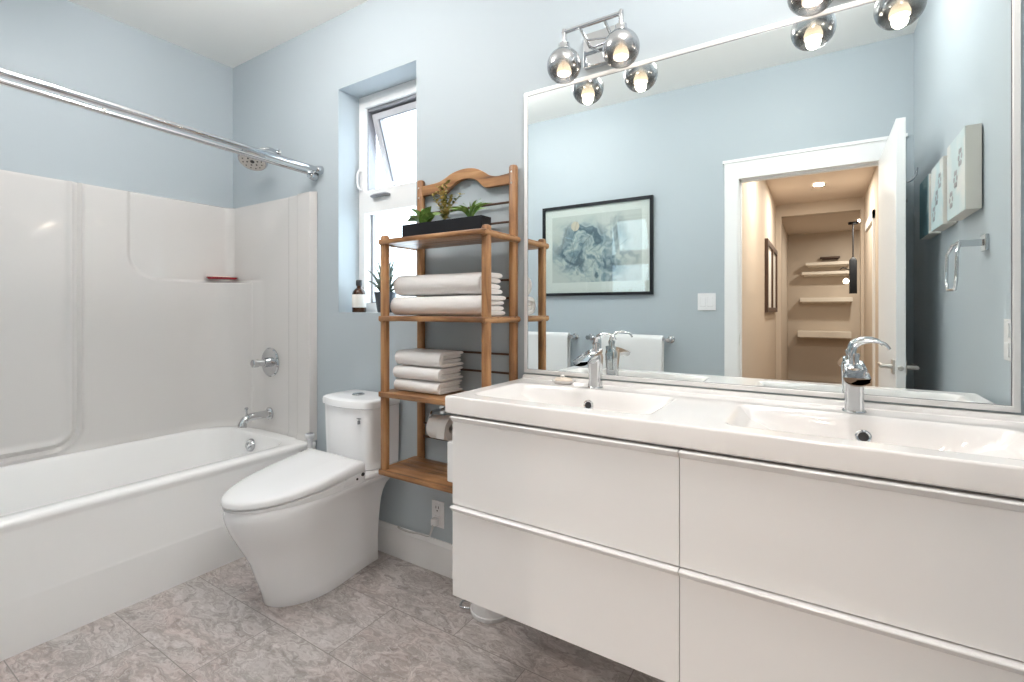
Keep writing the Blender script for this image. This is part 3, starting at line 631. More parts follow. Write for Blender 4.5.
# crest board
cxm = (sx0+sx1)/2; hw = (sx1-sx0)/2
top = [(-1.545, 1.753), (-1.522, 1.754), (-1.47, 1.756), (-1.428, 1.760), (-1.394, 1.771), (-1.361, 1.785), (-1.315, 1.795), (-1.27, 1.796), (-1.226, 1.788), (-1.189, 1.770), (-1.159, 1.751), (-1.123, 1.741), (-1.089, 1.741), (-1.042, 1.745)]
bot = [(-1.545, 1.708), (-1.522, 1.708), (-1.47, 1.709), (-1.428, 1.706), (-1.398, 1.703), (-1.381, 1.711), (-1.361, 1.727), (-1.328, 1.744), (-1.295, 1.751), (-1.27, 1.751), (-1.238, 1.744), (-1.214, 1.730), (-1.195, 1.712), (-1.177, 1.700), (-1.147, 1.699), (-1.112, 1.699), (-1.042, 1.698)]
top = [(p.x, p.z) for p in bez([(a, 0, b) for a, b in top], 5)]; bot = [(p.x, p.z) for p in bez([(a, 0, b) for a, b in bot], 5)]
bm = NB(); prism(bm, top+bot[::-1], sy1-.004, sy1+.016, 'y'); obj('crest_board', bm, M['wood_h'], root, bevel=.003)
for x in (sx0, sx1):
    for z in (shelf_z[0]-.01, 1.70, 1.745):
        bm = NB(); lathe(bm, [(.004, 0), (.003, .0015)], (x, sy1+.006-pr, z), (0, -1, 0), 10); obj('screw', bm, M['brushed'], root)

# ---- towels
def ribbon(bm, path, th, x0, x1, nx=26, amp=.003, seed=0, axis='x', taper=True):
    """2-D path (a,z) thickened by th and extruded along x; softly uneven"""
    P = [Vector((p[0], p[1])) for p in path]; n = len(P); up = []; dn = []
    for i in range(n):
        d = (P[min(i+1, n-1)]-P[max(i-1, 0)]); d.normalize(); nn = Vector((-d.y, d.x)); t = th/2*(1 if 0 < i < n-1 else .6)
        up.append(P[i]+nn*t); dn.append(P[i]-nn*t)
    ringp = up + dn[::-1]; cen = P + P[::-1]
    loops = []
    W_ = abs(x1-x0); fs = sorted([0, .0016/W_, .006/W_, 1-.006/W_, 1-.0016/W_, 1] + [j/nx for j in range(1, nx)])
    for f in fs:
        x = x0+(x1-x0)*f; e = min(f, 1-f)*abs(x1-x0); s = 1 if not taper else (.80+.20*sm(0, .004, e))
        lp = []
        for q, cq in zip(ringp, cen):
            p = cq + (q-cq)*s; v = Vector((x*7, p.x*10, p.y*14+seed)); nz = noise.noise(v)*amp; nz2 = noise.noise(v+Vector((5, 5, 5)))*amp
            lp.append((x + noise.noise(Vector((p.x*7, p.y*9, seed+x)))*amp*2.5, p.x+nz, p.y+nz2))
        loops.append(lp)
    loft(bm, loops, strip=True)
def folded(x0, x1, y0, y1, z0, z1, layers=2, seed=0, lean=0, curl=0.0):
    """folded towel, round folds to the front (y0), nested sheets seen from the ends"""
    bm = NB(); H_ = z1-z0; th = H_/(2*layers)*.96
    for k in range(layers):
        zl = z0 + th*(k+.52); zu = z1 - th*(k+.52); R_ = (zu-zl)/2; yc = y0 + .012*k + R_ + th/2 + .004*k; pts = []
        yb = y1 - .006*k
        m_ = 7
        for i in range(m_): pts.append((yb+(yc-yb)*i/m_, zl))
        for i in range(11):
            a = -pi/2 - pi*i/10; pts.append((yc+R_*cos(a)*1.0, (zl+zu)/2+R_*sin(a)))
        for i in range(1, m_+1): pts.append((yc+(yb-yc)*i/m_, zu))
        pts = [(y, z - curl*((y-y0)/(y1-y0)-.4)**2*(z-z0)/H_) for y, z in pts]
        ribbon(bm, pts, th*1.03, x0+.004*k*(-1)**k, x1-.005*k, 26, .0022, seed+k*3.7)
    return bm
towels = [(-1.545, -1.060, 1.458, 1.625, 1.1660, 1.245, 2, 'thick folded off-white bath towel lying on the second shelf under another'),
          (-1.532, -1.075, 1.464, 1.620, 1.249, 1.336, 2, 'plump folded off-white bath towel, upper of the pair on second shelf'),
          (-1.520, -1.275, 1.456, 1.615, .8480, .897, 2, 'small folded off-white towel at the bottom of the third-shelf stack'),
          (-1.524, -1.270, 1.453, 1.615, .900, .953, 2, 'small folded off-white towel in the middle of the third-shelf stack'),
          (-1.516, -1.266, 1.457, 1.612, .956, 1.018, 2, 'small folded off-white towel on top of the third-shelf stack')]
for i, (x0, x1, y0, y1, z0, z1, ly, lab) in enumerate(towels):
    bm = folded(x0, x1, y0, y1, z0, z1, ly, i*9.1, curl=.0)
    o = obj('folded_towel', bm, M['towel'], loc=((x0+x1)/2, (y0+y1)/2, z0), sub=1); tag(o, lab, 'towel', 'folded towels on the wooden shelf')

# ---- planter with three plants
bx0, bx1, by0, by1, bz0, bz1 = -1.512, -1.088, 1.497, 1.560, 1.4845, 1.553
root = thing('planter_box', 'long narrow black planter box with small plants on the top shelf', 'planter', ((bx0+bx1)/2, (by0+by1)/2, bz0))
bm = NB(); e_ = .004
loft(bm, [rr(bx0, bx1, by0, by1, .002, bz0, 3), rr(bx0, bx1, by0, by1, .002, bz1, 3), rr(bx0+e_, bx1-e_, by0+e_, by1-e_, .002, bz1, 3), rr(bx0+e_, bx1-e_, by0+e_, by1-e_, .002, bz1-.012, 3)]); obj('box', bm, M['black'], root)
bm = NB(); loft(bm, [rr(bx0+e_, bx1-e_, by0+e_, by1-e_, .002, bz1-.013, 3), rr(bx0+e_, bx1-e_, by0+e_, by1-e_, .002, bz1-.008, 3)]); obj('soil', bm, M['soil'], root)
def blade(bm, base, tip, w_, sag=.3, n=7, cup=.15, tw=0):
    """pointed leaf from base to tip, arching"""
    base, tip = Vector(base), Vector(tip); d = tip-base; ln = d.length
    side = d.cross(Vector((0, 0, 1)));
    if side.length < 1e-4: side = Vector((1, 0, 0))
    side.normalize(); up = side.cross(d).normalized(); arch = up; side, up = side*cos(tw)+up*sin(tw), up*cos(tw)-side*sin(tw); rows = []
    for i in range(n+1):
        t = i/n; p = base+d*t + arch*sin(pi*t)*ln*sag; ww = w_*max(.02, abs(sin(pi*min(1, t*.9+.12)))**.8)
        rows.append([bm.verts.new(p+side*ww), bm.verts.new(p-up*cup*ww-Vector((0, 0, .0008))), bm.verts.new(p-side*ww), bm.verts.new(p-up*cup*ww+up*.0012+up*.0)])
    for i in range(n):
        for k in range(4): bm.faces.new((rows[i][k], rows[i][(k+1) % 4], rows[i+1][(k+1) % 4], rows[i+1][k]))
    bm.faces.new(rows[0][::-1]); bm.faces.new(rows[-1])
ym = (by0+by1)/2; zs_ = bz1-.007
# left: broad leaves
p1 = thing('potted_plant', 'low broad-leaved green plant at the left end of the black planter', 'plant', (-1.42, ym, zs_), 'plants in the black planter')
bm = NB()
for a_, l_, h_, ww in ((170, .085, .030, .014), (195, .06, .045, .012), (215, .05, .075, .016), (60, .05, .06, .018), (15, .08, .045, .021), (-20, .07, .035, .018), (120, .03, .08, .017), (290, .055, .055, .016), (340, .05, .075, .017)):
    t = radians(a_); blade(bm, (-1.42, ym, zs_), (-1.42+cos(t)*l_*1.25, ym+sin(t)*l_*.7, zs_+h_), ww*1.2, .18, tw=.7*(-1)**int(a_/10))
obj('leaves', bm, M['leaf'], p1)
# middle: branching variegated
p2 = thing('potted_plant', 'tall branching yellow-green variegated plant in the middle of the black planter', 'plant', (-1.30, ym, zs_), 'plants in the black planter')
bm = NB(); bl = NB(); rnd = random.Random(4)
for k in range(9):
    a_ = rnd.uniform(0, 2*pi); l_ = rnd.uniform(.01, .080); h_ = rnd.uniform(.05, .150) if k else .165
    tipv = Vector((-1.30+cos(a_)*l_, ym+sin(a_)*l_*.6, zs_+h_)); pts = bez([(-1.30, ym, zs_-.002), (-1.30+cos(a_)*l_*.3, ym+sin(a_)*l_*.2, zs_+h_*.5), tipv], 5)
    tube(bm, pts, .0014, 6)
    for p in pts[2:]:
        for q in range(3):
            b_ = rnd.uniform(0, 2*pi); v = Vector((cos(b_), sin(b_)*.8, rnd.uniform(-.1, .8)))*rnd.uniform(.014, .024); blade(bl, p, p+v, .0055, .1, 4)
st = obj('stems', bm, M['leaf_var'], p2); obj('leaves', bl, M['leaf_var'], p2)
# right: spiky rosette
p3 = thing('potted_plant', 'spiky bright green rosette plant at the right end of the black planter', 'plant', (-1.165, ym, zs_), 'plants in the black planter')
bm = NB()
for k in range(20):
    a_ = k*2.4; l_ = .045+.055*((k*7) % 10)/10; h_ = .085-.50*l_+.02*((k*3) % 5)/5; blade(bm, (-1.165, ym, zs_-.002), (-1.165+cos(a_)*l_*1.2, ym+sin(a_)*l_*.9, zs_+h_), .0065, .22, 6, tw=.9*(-1)**k)
obj('leaves', bm, M['leaf'], p3)

# ---- window sill: bottle and potted aloe
bxc, byc = -2.068, 1.735
root = thing('glass_bottle', 'amber glass bottle with pale label and black cap on the window sill', 'bottle', (bxc, byc, WZ0))
bm = NB(); lathe(bm, [(.033, 0), (.036, .003), (.036, .095), (.033, .110), (.022, .124), (.0135, .130), (.0135, .142)], (bxc, byc, WZ0), n=36); obj('bottle_body', bm, M['amber'], root)
bm = NB(); lathe(bm, [(.0362, .026), (.0366, .027), (.0366, .094), (.0362, .095)], (bxc, byc, WZ0), n=36, caps=False); obj('paper_label', bm, M['label'], root)
bm = NB(); lathe(bm, [(.0165, .142), (.0165, .170), (.015, .172)], (bxc, byc, WZ0), n=28); obj('cap', bm, M['dark'], root)
pxc, pyc = -1.868, 1.735
root = thing('potted_aloe', 'spiky dark aloe in a slate-blue pot on the window sill', 'potted plant', (pxc, pyc, WZ0))
bm = NB(); lathe(bm, [(.036, 0), (.040, .003), (.048, .05), (.055, .098), (.056, .104), (.051, .104), (.048, .092), (.0, .090)], (pxc, pyc, WZ0), n=36, caps=False); lathe(bm, [(.036, 0), (.02, 0)], (pxc, pyc, WZ0), n=36); obj('pot', bm, M['slate'], root)
bm = NB(); lathe(bm, [(.048, .090), (.0, .097)], (pxc, pyc, WZ0), n=24, caps=False); obj('soil', bm, M['soil'], root)
bm = NB(); zt0 = WZ0+.092
for k in range(24):
    a_ = k*2.4+.4; l_ = .05+.07*((k*7) % 10)/10; h_ = .04+.13*((k*3) % 7)/7
    if k % 6 == 0: h_ = .185; l_ = .055
    tx = pxc+cos(a_)*l_*1.15; ty = min(pyc+sin(a_)*l_*.6, 1.79); tube(bm, bez([(pxc+cos(a_)*.01, pyc+sin(a_)*.01, zt0-.002), (pxc+(tx-pxc)*.55, pyc+(ty-pyc)*.55, zt0+h_*.62+.008), (tx, ty, zt0+h_)], 5), [.0088, .0094, .0092, .0088, .0080, .0070, .0060, .0048, .0036, .0022, .0006], 8, flat=.7)
obj('leaves', bm, M['leaf_dark'], root)

# ---- toilet paper
zt_ = .685; yt = D-.085
root = thing('toilet_paper_holder', 'chrome toilet paper holder with white roll behind the wooden shelf', 'toilet paper holder', (-1.36, D, zt_))
bm = NB(); tube(bm, bez([(-1.430, D, zt_+.055), (-1.430, yt+.02, zt_+.058), (-1.430, yt, zt_+.045), (-1.428, yt, zt_), (-1.36, yt, zt_), (-1.30, yt, zt_)], 6), .0065, 12); lathe(bm, [(.022, 0), (.018, .008)], (-1.430, D, zt_+.055), (0, -1, 0), 20)
obj('holder_arm', bm, M['chrome'], root)
bm = NB(); lathe(bm, [(.019, 0), (.047, 0), (.050, .004), (.050, .098), (.047, .102), (.019, .102), (.019, .0)], (-1.412, yt, zt_), (1, 0, 0), 36, caps=False); roll = obj('paper_roll', bm, M['paper'], root)
bm = NB(); ribbon(bm, [(yt-.0520*cos(radians(a)), zt_+.0520*sin(radians(a))) for a in range(100, 9, -10)] + [(yt-.054, zt_-.012), (yt-.058, zt_-.030)], .002, -1.352, -1.312, 10, .006, 3); obj('loose_sheet', bm, M['paper'], roll)

# ================================================================== VANITY
VX0, VX1, VYF = -.979, .432, 1.190
VM = -.281
def lacquer_front(bm, x0, x1, z0, z1):
    """drawer face with a slanted pull lip along the top"""
    y = VYF; t = .019
    prof = [(y+t, z0), (y, z0), (y, z1-.016), (y+.004, z1-.008), (y+t, z1-.008)]
    prism(bm, prof, x0, x1, 'x')
def pull_lip(bm, x0, x1, z1):
    y = VYF
    prof = [(y+.002, z1-.016), (y-.003, z1-.019), (y-.017, z1-.004), (y-.016, z1-.001), (y-.010, z1), (y+.012, z1-.001), (y+.012, z1-.007)]
    prism(bm, prof, x0, x1, 'x')
labs = ['left white gloss two-drawer vanity cabinet nearest the wooden shelf', 'right white gloss two-drawer vanity cabinet against the right wall']
for (x0, x1), lab in zip(((VX0, VM-.001), (VM+.001, VX1)), labs):
    root = thing('vanity_cabinet', lab, 'cabinet', ((x0+x1)/2, D, .286), 'wall-hung vanity cabinets')
    bm = NB(); box(bm, x0+.001, x1-.001, VYF+.020, D-.001, .288, .790); box(bm, x0+.001, x1-.001, VYF+.020, VYF+.036, .790, .860); box(bm, x0+.001, x0+.018, VYF+.020, D-.001, .790, .855); box(bm, x1-.018, x1-.001, VYF+.020, D-.001, .790, .855)
    obj('carcass', bm, M['lacquer'], root, smooth=False, bevel=.001)
    for z0, z1 in ((.286, .572), (.576, .856)):
        bm = NB(); lacquer_front(bm, x0, x1, z0, z1); d = obj('drawer', bm, M['lacquer'], root, smooth=False)
        bm = NB(); pull_lip(bm, x0, x1, z1); obj('handle', bm, M['lacquer'], d, smooth=False, bevel=.0012)
# washbasin top (two basins in one slab)
def top_mesh():
    bm = NB(); x0, x1, y0, y1 = -1.001, .437, 1.180, D-.001; zt, zb = .917, .862
    basins = [(-.945, -.372), (-.190, .383)]; BY0, BY1 = 1.243, 1.535
    nx, ny = 240, 90
    def sd(x, y, a, b, c_, d_, r):
        cx, cy = (a+b)/2, (c_+d_)/2; dx = abs(x-cx)-((b-a)/2-r); dy = abs(y-cy)-((d_-c_)/2-r); return min(max(dx, dy), 0)+math.hypot(max(dx, 0), max(dy, 0))-r
    def h(x, y):
        z = zt
        # very shallow drip tray round the basins, and rear ledge
        for a, b in basins:
            d = sd(x, y, a, b, BY0, BY1, .035)
            if d < 0.004:
                cx = (a+b)/2; fx = abs(x-cx)/((b-a)/2)
                wall = sm(.004, -.030, d) if False else sm(-.004, .034, -d)
                # steep front/back, long slopes at the sides
                side = 1-sm(.30, .98, fx)*.72
                z -= .112*wall*max(.15, side) + .0
        z += .015*sm(y1-.024, y1-.014, y)
        ed = min(x-x0, x1-x, y-y0); 
        if ed < .006: z -= .006-sqrt(max(0, .006**2-(.006-ed)**2))
        return z
    xs = sorted(set([x0+(x1-x0)*i/nx for i in range(nx+1)] + [x0+.001, x0+.003, x0+.006, x1-.006, x1-.003, x1-.001])); ys = sorted(set([y0+(y1-y0)*j/ny for j in range(ny+1)] + [y0+.001, y0+.003, y0+.006]))
    G = [[bm.verts.new((x, y, h(x, y))) for x in xs] for y in ys]
    for j in range(len(ys)-1):
        for i in range(len(xs)-1): bm.faces.new((G[j][i], G[j][i+1], G[j+1][i+1], G[j+1][i]))
    rim = [G[0][i] for i in range(len(xs))] + [G[j][-1] for j in range(1, len(ys))] + [G[-1][i] for i in range(len(xs)-2, -1, -1)] + [G[j][0] for j in range(len(ys)-2, 0, -1)]
    low = [bm.verts.new((v.co.x, v.co.y, zb+.004)) for v in rim]; low2 = [bm.verts.new((min(max(v.co.x, x0+.004), x1-.004), max(v.co.y, y0+.004), zb)) for v in rim]
    n = len(rim)
    for i in range(n):
        bm.faces.new((rim[i], rim[(i+1) % n], low[(i+1) % n], low[i])); bm.faces.new((low[i], low[(i+1) % n], low2[(i+1) % n], low2[i]))
    return bm, h
bm, hfun = top_mesh()
root = thing('double_washbasin', 'white ceramic double washbasin top spanning both vanity cabinets', 'washbasin', (VM, D, .862))
obj('basin_slab', bm, M['basin'], root)
for fx in (-.6585, .0965):
    oy = 1.521; oz = hfun(fx, oy)
    n_ = Vector((0, -(-(hfun(fx, oy+.003)-hfun(fx, oy-.003))/.006)*-1, 1)); slope = (hfun(fx, oy+.003)-hfun(fx, oy-.003))/.006; n_ = Vector((0, -slope, 1)).normalized()
    bm = NB(); lathe(bm, [(.0175, -.004), (.0175, .004), (.015, .0055), (.0115, .004), (.011, .0)], (fx, oy, oz), n_, 28, caps=False); ov = obj('overflow_ring', bm, M['chrome'], root)
    bm = NB(); lathe(bm, [(.0112, .0), (.0110, .0025)], (fx, oy, oz), n_, 20); obj('overflow_hole_dark', bm, M['dark'], ov)  # black disc stands in for the dark inside the overflow hole
    dyc = 1.39; bm = NB(); lathe(bm, [(.030, 0), (.031, .002), (.028, .004), (.010, .006), (.0, .0065)], (fx, dyc, hfun(fx, dyc)), (0, 0, 1), 28, caps=False); obj('drain_plug', bm, M['chrome'], root)

# faucets
def faucet(fx, label):
    fy = 1.580; zb = .9175
    r = thing('faucet', label, 'faucet', (fx, fy, zb), 'waterfall faucets on the washbasin')
    bm = NB()
    lathe(bm, [(.027, 0), (.028, .002), (.026, .005)], (fx, fy, zb), n=30)
    body = []
    for z, hw_, hd, yo in ((.004, .0225, .022, 0), (.03, .0215, .021, 0), (.06, .0215, .022, .001), (.085, .023, .024, .0), (.105, .024, .026, -.002), (.118, .022, .024, -.002), (.126, .015, .018, .003)):
        body.append(rr(fx-hw_, fx+hw_, fy+yo-hd, fy+yo+hd, .014, zb+z, 5))
    loft(bm, body); bo = obj('body', bm, M['chrome'], r)
    # open trough spout, thick at the body and thin at the lip, curving forward and down
    bm = NB(); loops = []
    for i in range(19):
        t = i/18; y = fy+.016-.140*t; zr = zb+.134-.030*t**1.3; hw_ = .0205+.0085*t**1.2; hh = .0035+.040*(1-t)**1.6; dent = .016*sm(0, .25, t)
        lp = []
        for k in range(28):
            a = 2*pi*k/28; c_, s_ = cos(a), sin(a)
            if s_ > 0: zz = zr - dent*s_**.8 if t > .02 else zr+.003*s_
            else: zz = zr + (hh+dent)*s_ - 0*s_
            lp.append((fx+hw_*c_, y-.012*t*(1-c_*c_), zz))
        loops.append(lp)
    loft(bm, loops); obj('spout', bm, M['chrome'], r)
    # lever: neck rising at the back and a leaf sweeping to the right
    bm = NB(); lathe(bm, [(.015, .118), (.0125, .128), (.0115, .140), (.0135, .150), (.012, .156)], (fx, fy+.006, zb), n=24)
    pts = bez([(fx-.004, fy+.006, zb+.150), (fx+.004, fy+.006, zb+.176), (fx+.026, fy+.004, zb+.188), (fx+.048, fy+.0, zb+.189), (fx+.066, fy-.004, zb+.183), (fx+.076, fy-.006, zb+.170)], 6)
    n = len(pts); tube(bm, pts, [.013*(1-.55*i/(n-1)) for i in range(n)], 14, flat=.55)
    obj('lever', bm, M['chrome'], r)
    return r
faucet(-.6585, 'chrome waterfall faucet of the left basin, beside the bar of soap')
faucet(.080, 'chrome waterfall faucet of the right basin, below the mirrored doorway')
# soap on a small dish
sc_ = (-.795, 1.606)
root = thing('soap_holder', 'small cream oval soap dish with soap on the basin by left faucet', 'soap dish', (sc_[0], sc_[1], .917))
def ell(a, b, z, dx=0, dy=0, n=32): return [(sc_[0]+dx+a*cos(2*pi*k/n), sc_[1]+dy+b*sin(2*pi*k/n), z) for k in range(n)]
bm = NB(); loft(bm, [ell(.024, .018, .9172), ell(.034, .026, .9182), ell(.046, .035, .929), ell(.047, .036, .9305), ell(.045, .034, .930), ell(.033, .025, .923), ell(.02, .015, .922)]); obj('saucer', bm, M['basin'], root)
bm = NB(); loft(bm, [ell(.026, .018, .9225), ell(.034, .024, .927), ell(.035, .025, .932), ell(.028, .020, .938), ell(.014, .010, .940)]); obj('soap_bar', bm, M['soap'], root)
bm = NB(); lathe(bm, [(.006, 0), (.009, .003), (.008, .008), (.003, .011)], (sc_[0]-.006, sc_[1]+.004, .938), n=16); obj('shell_knob', bm, M['basin'], root)

# mirror
mx0, mx1, mz0, mz1 = -.982, .402, .953, 2.042; fw = .015
root = thing('wall_mirror', 'large rectangular wall mirror with a slim silver frame above the washbasin', 'mirror', ((mx0+mx1)/2, D, mz0))
bm = NB(); box(bm, mx0, mx1, D-.010, D-.004, mz0, mz1); obj('glass', bm, M['mirror'], root, smooth=False)
bm = NB()
for k, (o, yy) in enumerate((('f', 0),)):
    loft(bm, [[(a, D-.001, c_) for a, c_ in ((mx0-fw, mz0-fw), (mx1+fw, mz0-fw), (mx1+fw, mz1+fw), (mx0-fw, mz1+fw))], [(a, D-.013, c_) for a, c_ in ((mx0-fw, mz0-fw), (mx1+fw, mz0-fw), (mx1+fw, mz1+fw), (mx0-fw, mz1+fw))],
              [(a, D-.013, c_) for a, c_ in ((mx0-.001, mz0-.001), (mx1+.001, mz0-.001), (mx1+.001, mz1+.001), (mx0-.001, mz1+.001))], [(a, D-.009, c_) for a, c_ in ((mx0, mz0), (mx1, mz0), (mx1, mz1), (mx0, mz1))]], False, False)
obj('frame', bm, M['silver_frame'], root, smooth=False, bevel=.0015)
bm = NB(); e = .0022
box(bm, mx0, mx1, D-.0105, D-.0098, mz1-e, mz1); box(bm, mx0, mx1, D-.0105, D-.0098, mz0, mz0+e*.6); box(bm, mx0, mx0+e, D-.0105, D-.0098, mz0, mz1); box(bm, mx1-e, mx1, D-.0105, D-.0098, mz0, mz1)
obj('edge_line', bm, M['grey_metal'], root, smooth=False)

# vanity lights
def vanity_light(cx, label):
    gy, gz, gr = 1.556, 2.062, .061
    r = thing('vanity_light', label, 'wall light', (cx, D, 2.14), 'two-globe vanity lights above the mirror')
    bm = NB(); box(bm, cx-.072, cx+.072, D-.026, D-.001, 2.082, 2.205); obj('back_plate', bm, M['chrome'], r, smooth=False, bevel=.003)
    bm = NB(); zb = gz+gr+.058
    tube(bm, [(cx-.112, gy, zb), (cx+.112, gy, zb)], .0075, 14)
    for s_ in (-1, 1): tube(bm, [(cx+s_*.045, gy, zb), (cx+s_*.045, D-.02, zb-.03)], .0055, 12)
    tube(bm, [(cx-.045, gy+.06, zb-.017), (cx+.045, D-.035, zb-.022)], .004, 10)
    obj('arm', bm, M['chrome'], r)
    for s_ in (-1, 1):
        gx = cx+s_*.1055
        bm = NB(); lathe(bm, [(.006, .075), (.008, .072), (.008, .030), (.020, .022), (.021, .010), (.024, .006), (.024, 0)], (gx, gy, gz+gr-.006), (0, 0, 1), 26); obj('socket', bm, M['chrome'], r)
        bm = NB(); pr_ = [(gr*sin(a), gr*cos(a)) for a in [radians(q) for q in range(18, 147, 6)]]; inner = [((gr-.0025)*sin(a), (gr-.0025)*cos(a)) for a in [radians(q) for q in range(146, 17, -6)]]
        lathe(bm, pr_+inner, (gx, gy, gz), (0, 0, 1), 40, caps=False); g = obj('globe_shade', bm, M['globe'], r, loc=(gx, gy, gz))
        bm = NB(); lathe(bm, [(.006, .045), (.007, .014), (.020, .000), (.026, -.018), (.025, -.029), (.0, -.031)], (gx, gy, gz), (0, 0, 1), 22, caps=False); obj('bulb', bm, M['bulb'], r)
        ld = bpy.data.lights.new('globe_lamp', 'POINT'); ld.energy = P_GLOBE; ld.color = (1, .86, .70); ld.shadow_soft_size = .02; lo = bpy.data.objects.new('globe_lamp', ld); COL.objects.link(lo); lo.location = (gx, gy, gz-.042)
vanity_light(-.6625, 'chrome two-globe vanity light at the left, near the window')
vanity_light(.0915, 'chrome two-globe vanity light above the right basin and faucet')

# pedal bin and remote
bc = (-1.092, 1.568)
root = thing('pedal_bin', 'small round white pedal bin standing on the floor under the vanity', 'bin', (bc[0], bc[1], 0))
bm = NB(); lathe(bm, [(.082, 0), (.084, .004), (.084, .016), (.080, .018), (.083, .21), (.083, .215)], (bc[0], bc[1], 0), n=44); obj('bucket', bm, M['plastic'], root)
bm = NB(); lathe(bm, [(.085, .216), (.085, .226), (.070, .245), (.0, .255)], (bc[0], bc[1], 0), n=44, caps=False); obj('bin_lid', bm, M['plastic'], root)
bm = NB(); dv = Vector((-.93, -.36, 0)).normalized(); sv = Vector((-dv.y, dv.x, 0)); c0 = Vector((bc[0], bc[1], .012))
pts = [c0+dv*(.080)+sv*.022, c0+dv*.112+sv*.022, c0+dv*.126+sv*.012, c0+dv*.126-sv*.012, c0+dv*.112-sv*.022, c0+dv*.080-sv*.022]; tube(bm, bez(pts, 5), .0045, 10); obj('pedal', bm, M['chrome'], root)
root = thing('bidet_remote', 'slim white remote control holder on the left side of vanity', 'remote control', (VX0-.001, 1.23, .636))
bm = NB(); box(bm, VX0-.032, VX0-.0005, 1.200, 1.262, .636, .765); obj('holder', bm, M['plastic'], root, smooth=False, bevel=.004)
bm = NB(); box(bm, VX0-.0345, VX0-.0315, 1.206, 1.256, .644, .757); obj('keypad', bm, M['plastic'], root, smooth=False, bevel=.001)

# ================================================================== SEEN IN THE MIRROR
# framed picture on the door wall
ax0, ax1, az0, az1 = -1.925, -1.015, 1.300, 2.022; ay = YS
root = thing('framed_picture', 'black-framed blue-grey watercolour of a pale flower above the towel bars', 'picture', ((ax0+ax1)/2, ay, az0))
bm = NB(); fw = .022
for b_ in ((ax0, ax0+fw, az0, az1), (ax1-fw, ax1, az0, az1), (ax0+fw, ax1-fw, az0, az0+fw), (ax0+fw, ax1-fw, az1-fw, az1)): box(bm, b_[0], b_[1], ay+.001, ay+.026, b_[2], b_[3])
obj('frame', bm, M['black'], root, smooth=False)
bm = NB(); box(bm, ax0+fw, ax1-fw, ay+.002, ay+.010, az0+fw, az1-fw); obj('mat_board', bm, M['mat_board'], root, smooth=False)
bm = NB(); px0, px1, pz0, pz1 = ax0+.085, ax1-.085, az0+.105, az1-.085; box(bm, px0, px1, ay+.0100, ay+.0112, pz0, pz1)
pic = obj('print', bm, M['art'], root, loc=((px0+px1)/2-.33, ay-.22+.0, (pz0+pz1)/2-.16), smooth=False)
bm = NB(); fx, fz = px0+.205, pz1-.085
for k in range(7):
    a = k*2*pi/7; n = 14; cxp, czp = fx+.014*cos(a), fz+.016*sin(a)
    lp = [(cxp+.022*cos(2*pi*q/n), czp+.024*sin(2*pi*q/n)) for q in range(n)]; prism(bm, lp, ay+.0112, ay+.0114+.00006*k, 'y')
obj('painted_flower', bm, M['petal'], root, smooth=False)
bm = NB(); rnd = random.Random(11)
def stroke(pts, w_): 
    q = [Vector((p[0], ay+.0116, p[1])) for p in pts]; tube(bm, bez(q, 8), w_, 5, flat=.25)
stroke([(fx-.002, fz-.03), (fx-.03, fz-.12), (fx-.012, fz-.20), (fx-.05, fz-.30)], .0030)
for k in range(34):
    ox, oz = px0+rnd.uniform(.12, .50), pz0+rnd.uniform(.06, .34); a = rnd.uniform(-.4, 1.6); l_ = rnd.uniform(.06, .16); cv = rnd.uniform(-.05, .05)
    pts = [(ox, oz), (ox+cos(a)*l_*.5-sin(a)*cv, oz+sin(a)*l_*.5+cos(a)*cv), (ox+cos(a)*l_, oz+sin(a)*l_)]
    pts = [(min(max(x, px0+.01), px1-.01), min(max(z, pz0+.01), pz1-.01)) for x, z in pts]; stroke(pts, .0020)
obj('painted_stems', bm, M['ink'], root)
bm = NB(); box(bm, ax0+fw, ax1-fw, ay+.0165, ay+.0185, az0+fw, az1-fw); obj('glazing', bm, M['picture_glass'], root, smooth=False)

# light switch
r, bx = plate('light_switch', 'white double rocker light switch between the picture and the door', (-.650, YS, 1.243), (0, 1), 'switch', .118, .118)
for u in (-.024, .024):
    bm = NB(); bx(bm, u-.017, u+.017, .006, .0105, -.034, .034); obj('rocker', bm, M['plastic'], r, smooth=False, bevel=.002)
r, bx = plate('wall_outlet', 'white outlet on the right wall beside the mirror, seen in mirror', (XR, 1.43, 1.105), (-1, 0), 'outlet')
for dz in (.028, -.028):
    bm = NB(); bx(bm, -.017, .017, .006, .009, dz-.020, dz+.020); obj('socket', bm, M['plastic'], r, smooth=False, bevel=.001)

# towel bars with towels
def towel_bar(x0, x1, label, tx0, tx1, tlabel, zbot):
    zb = .975; yb = YS+.065
    r = thing('towel_bar', label, 'towel bar', ((x0+x1)/2, YS, zb), 'chrome towel bars on the door wall')
    bm = NB(); tube(bm, [(x0, yb, zb), (x1, yb, zb)], .0085, 14); obj('bar', bm, M['chrome'], r)
    for x in (x0, x1):
        bm = NB(); lathe(bm, [(.026, .0), (.026, .008), (.014, .014), (.013, .062), (.017, .066), (.017, .080), (.014, .084)], (x, YS+.001, zb), (0, 1, 0), 22); obj('bracket', bm, M['chrome'], r)
    pts = [(yb-.026, zbot+.04), (yb-.022, zbot+.10), (yb-.025, zb-.06)]
    pts += [(yb+.025*cos(radians(a)), zb+.025*sin(radians(a))) for a in range(180, -1, -20)]
    pts += [(yb+.025, zb-.06), (yb+.026, zb-.15), (yb+.028, zbot+.08), (yb+.030, zbot)]
    bm = NB(); ribbon(bm, pts, .016, tx0, tx1, 24, .004, tx0*5); o = obj('hanging_towel', bm, M['towel_white'], loc=((tx0+tx1)/2, yb, zbot), sub=1); tag(o, tlabel, 'towel', 'white towels on the towel bars')
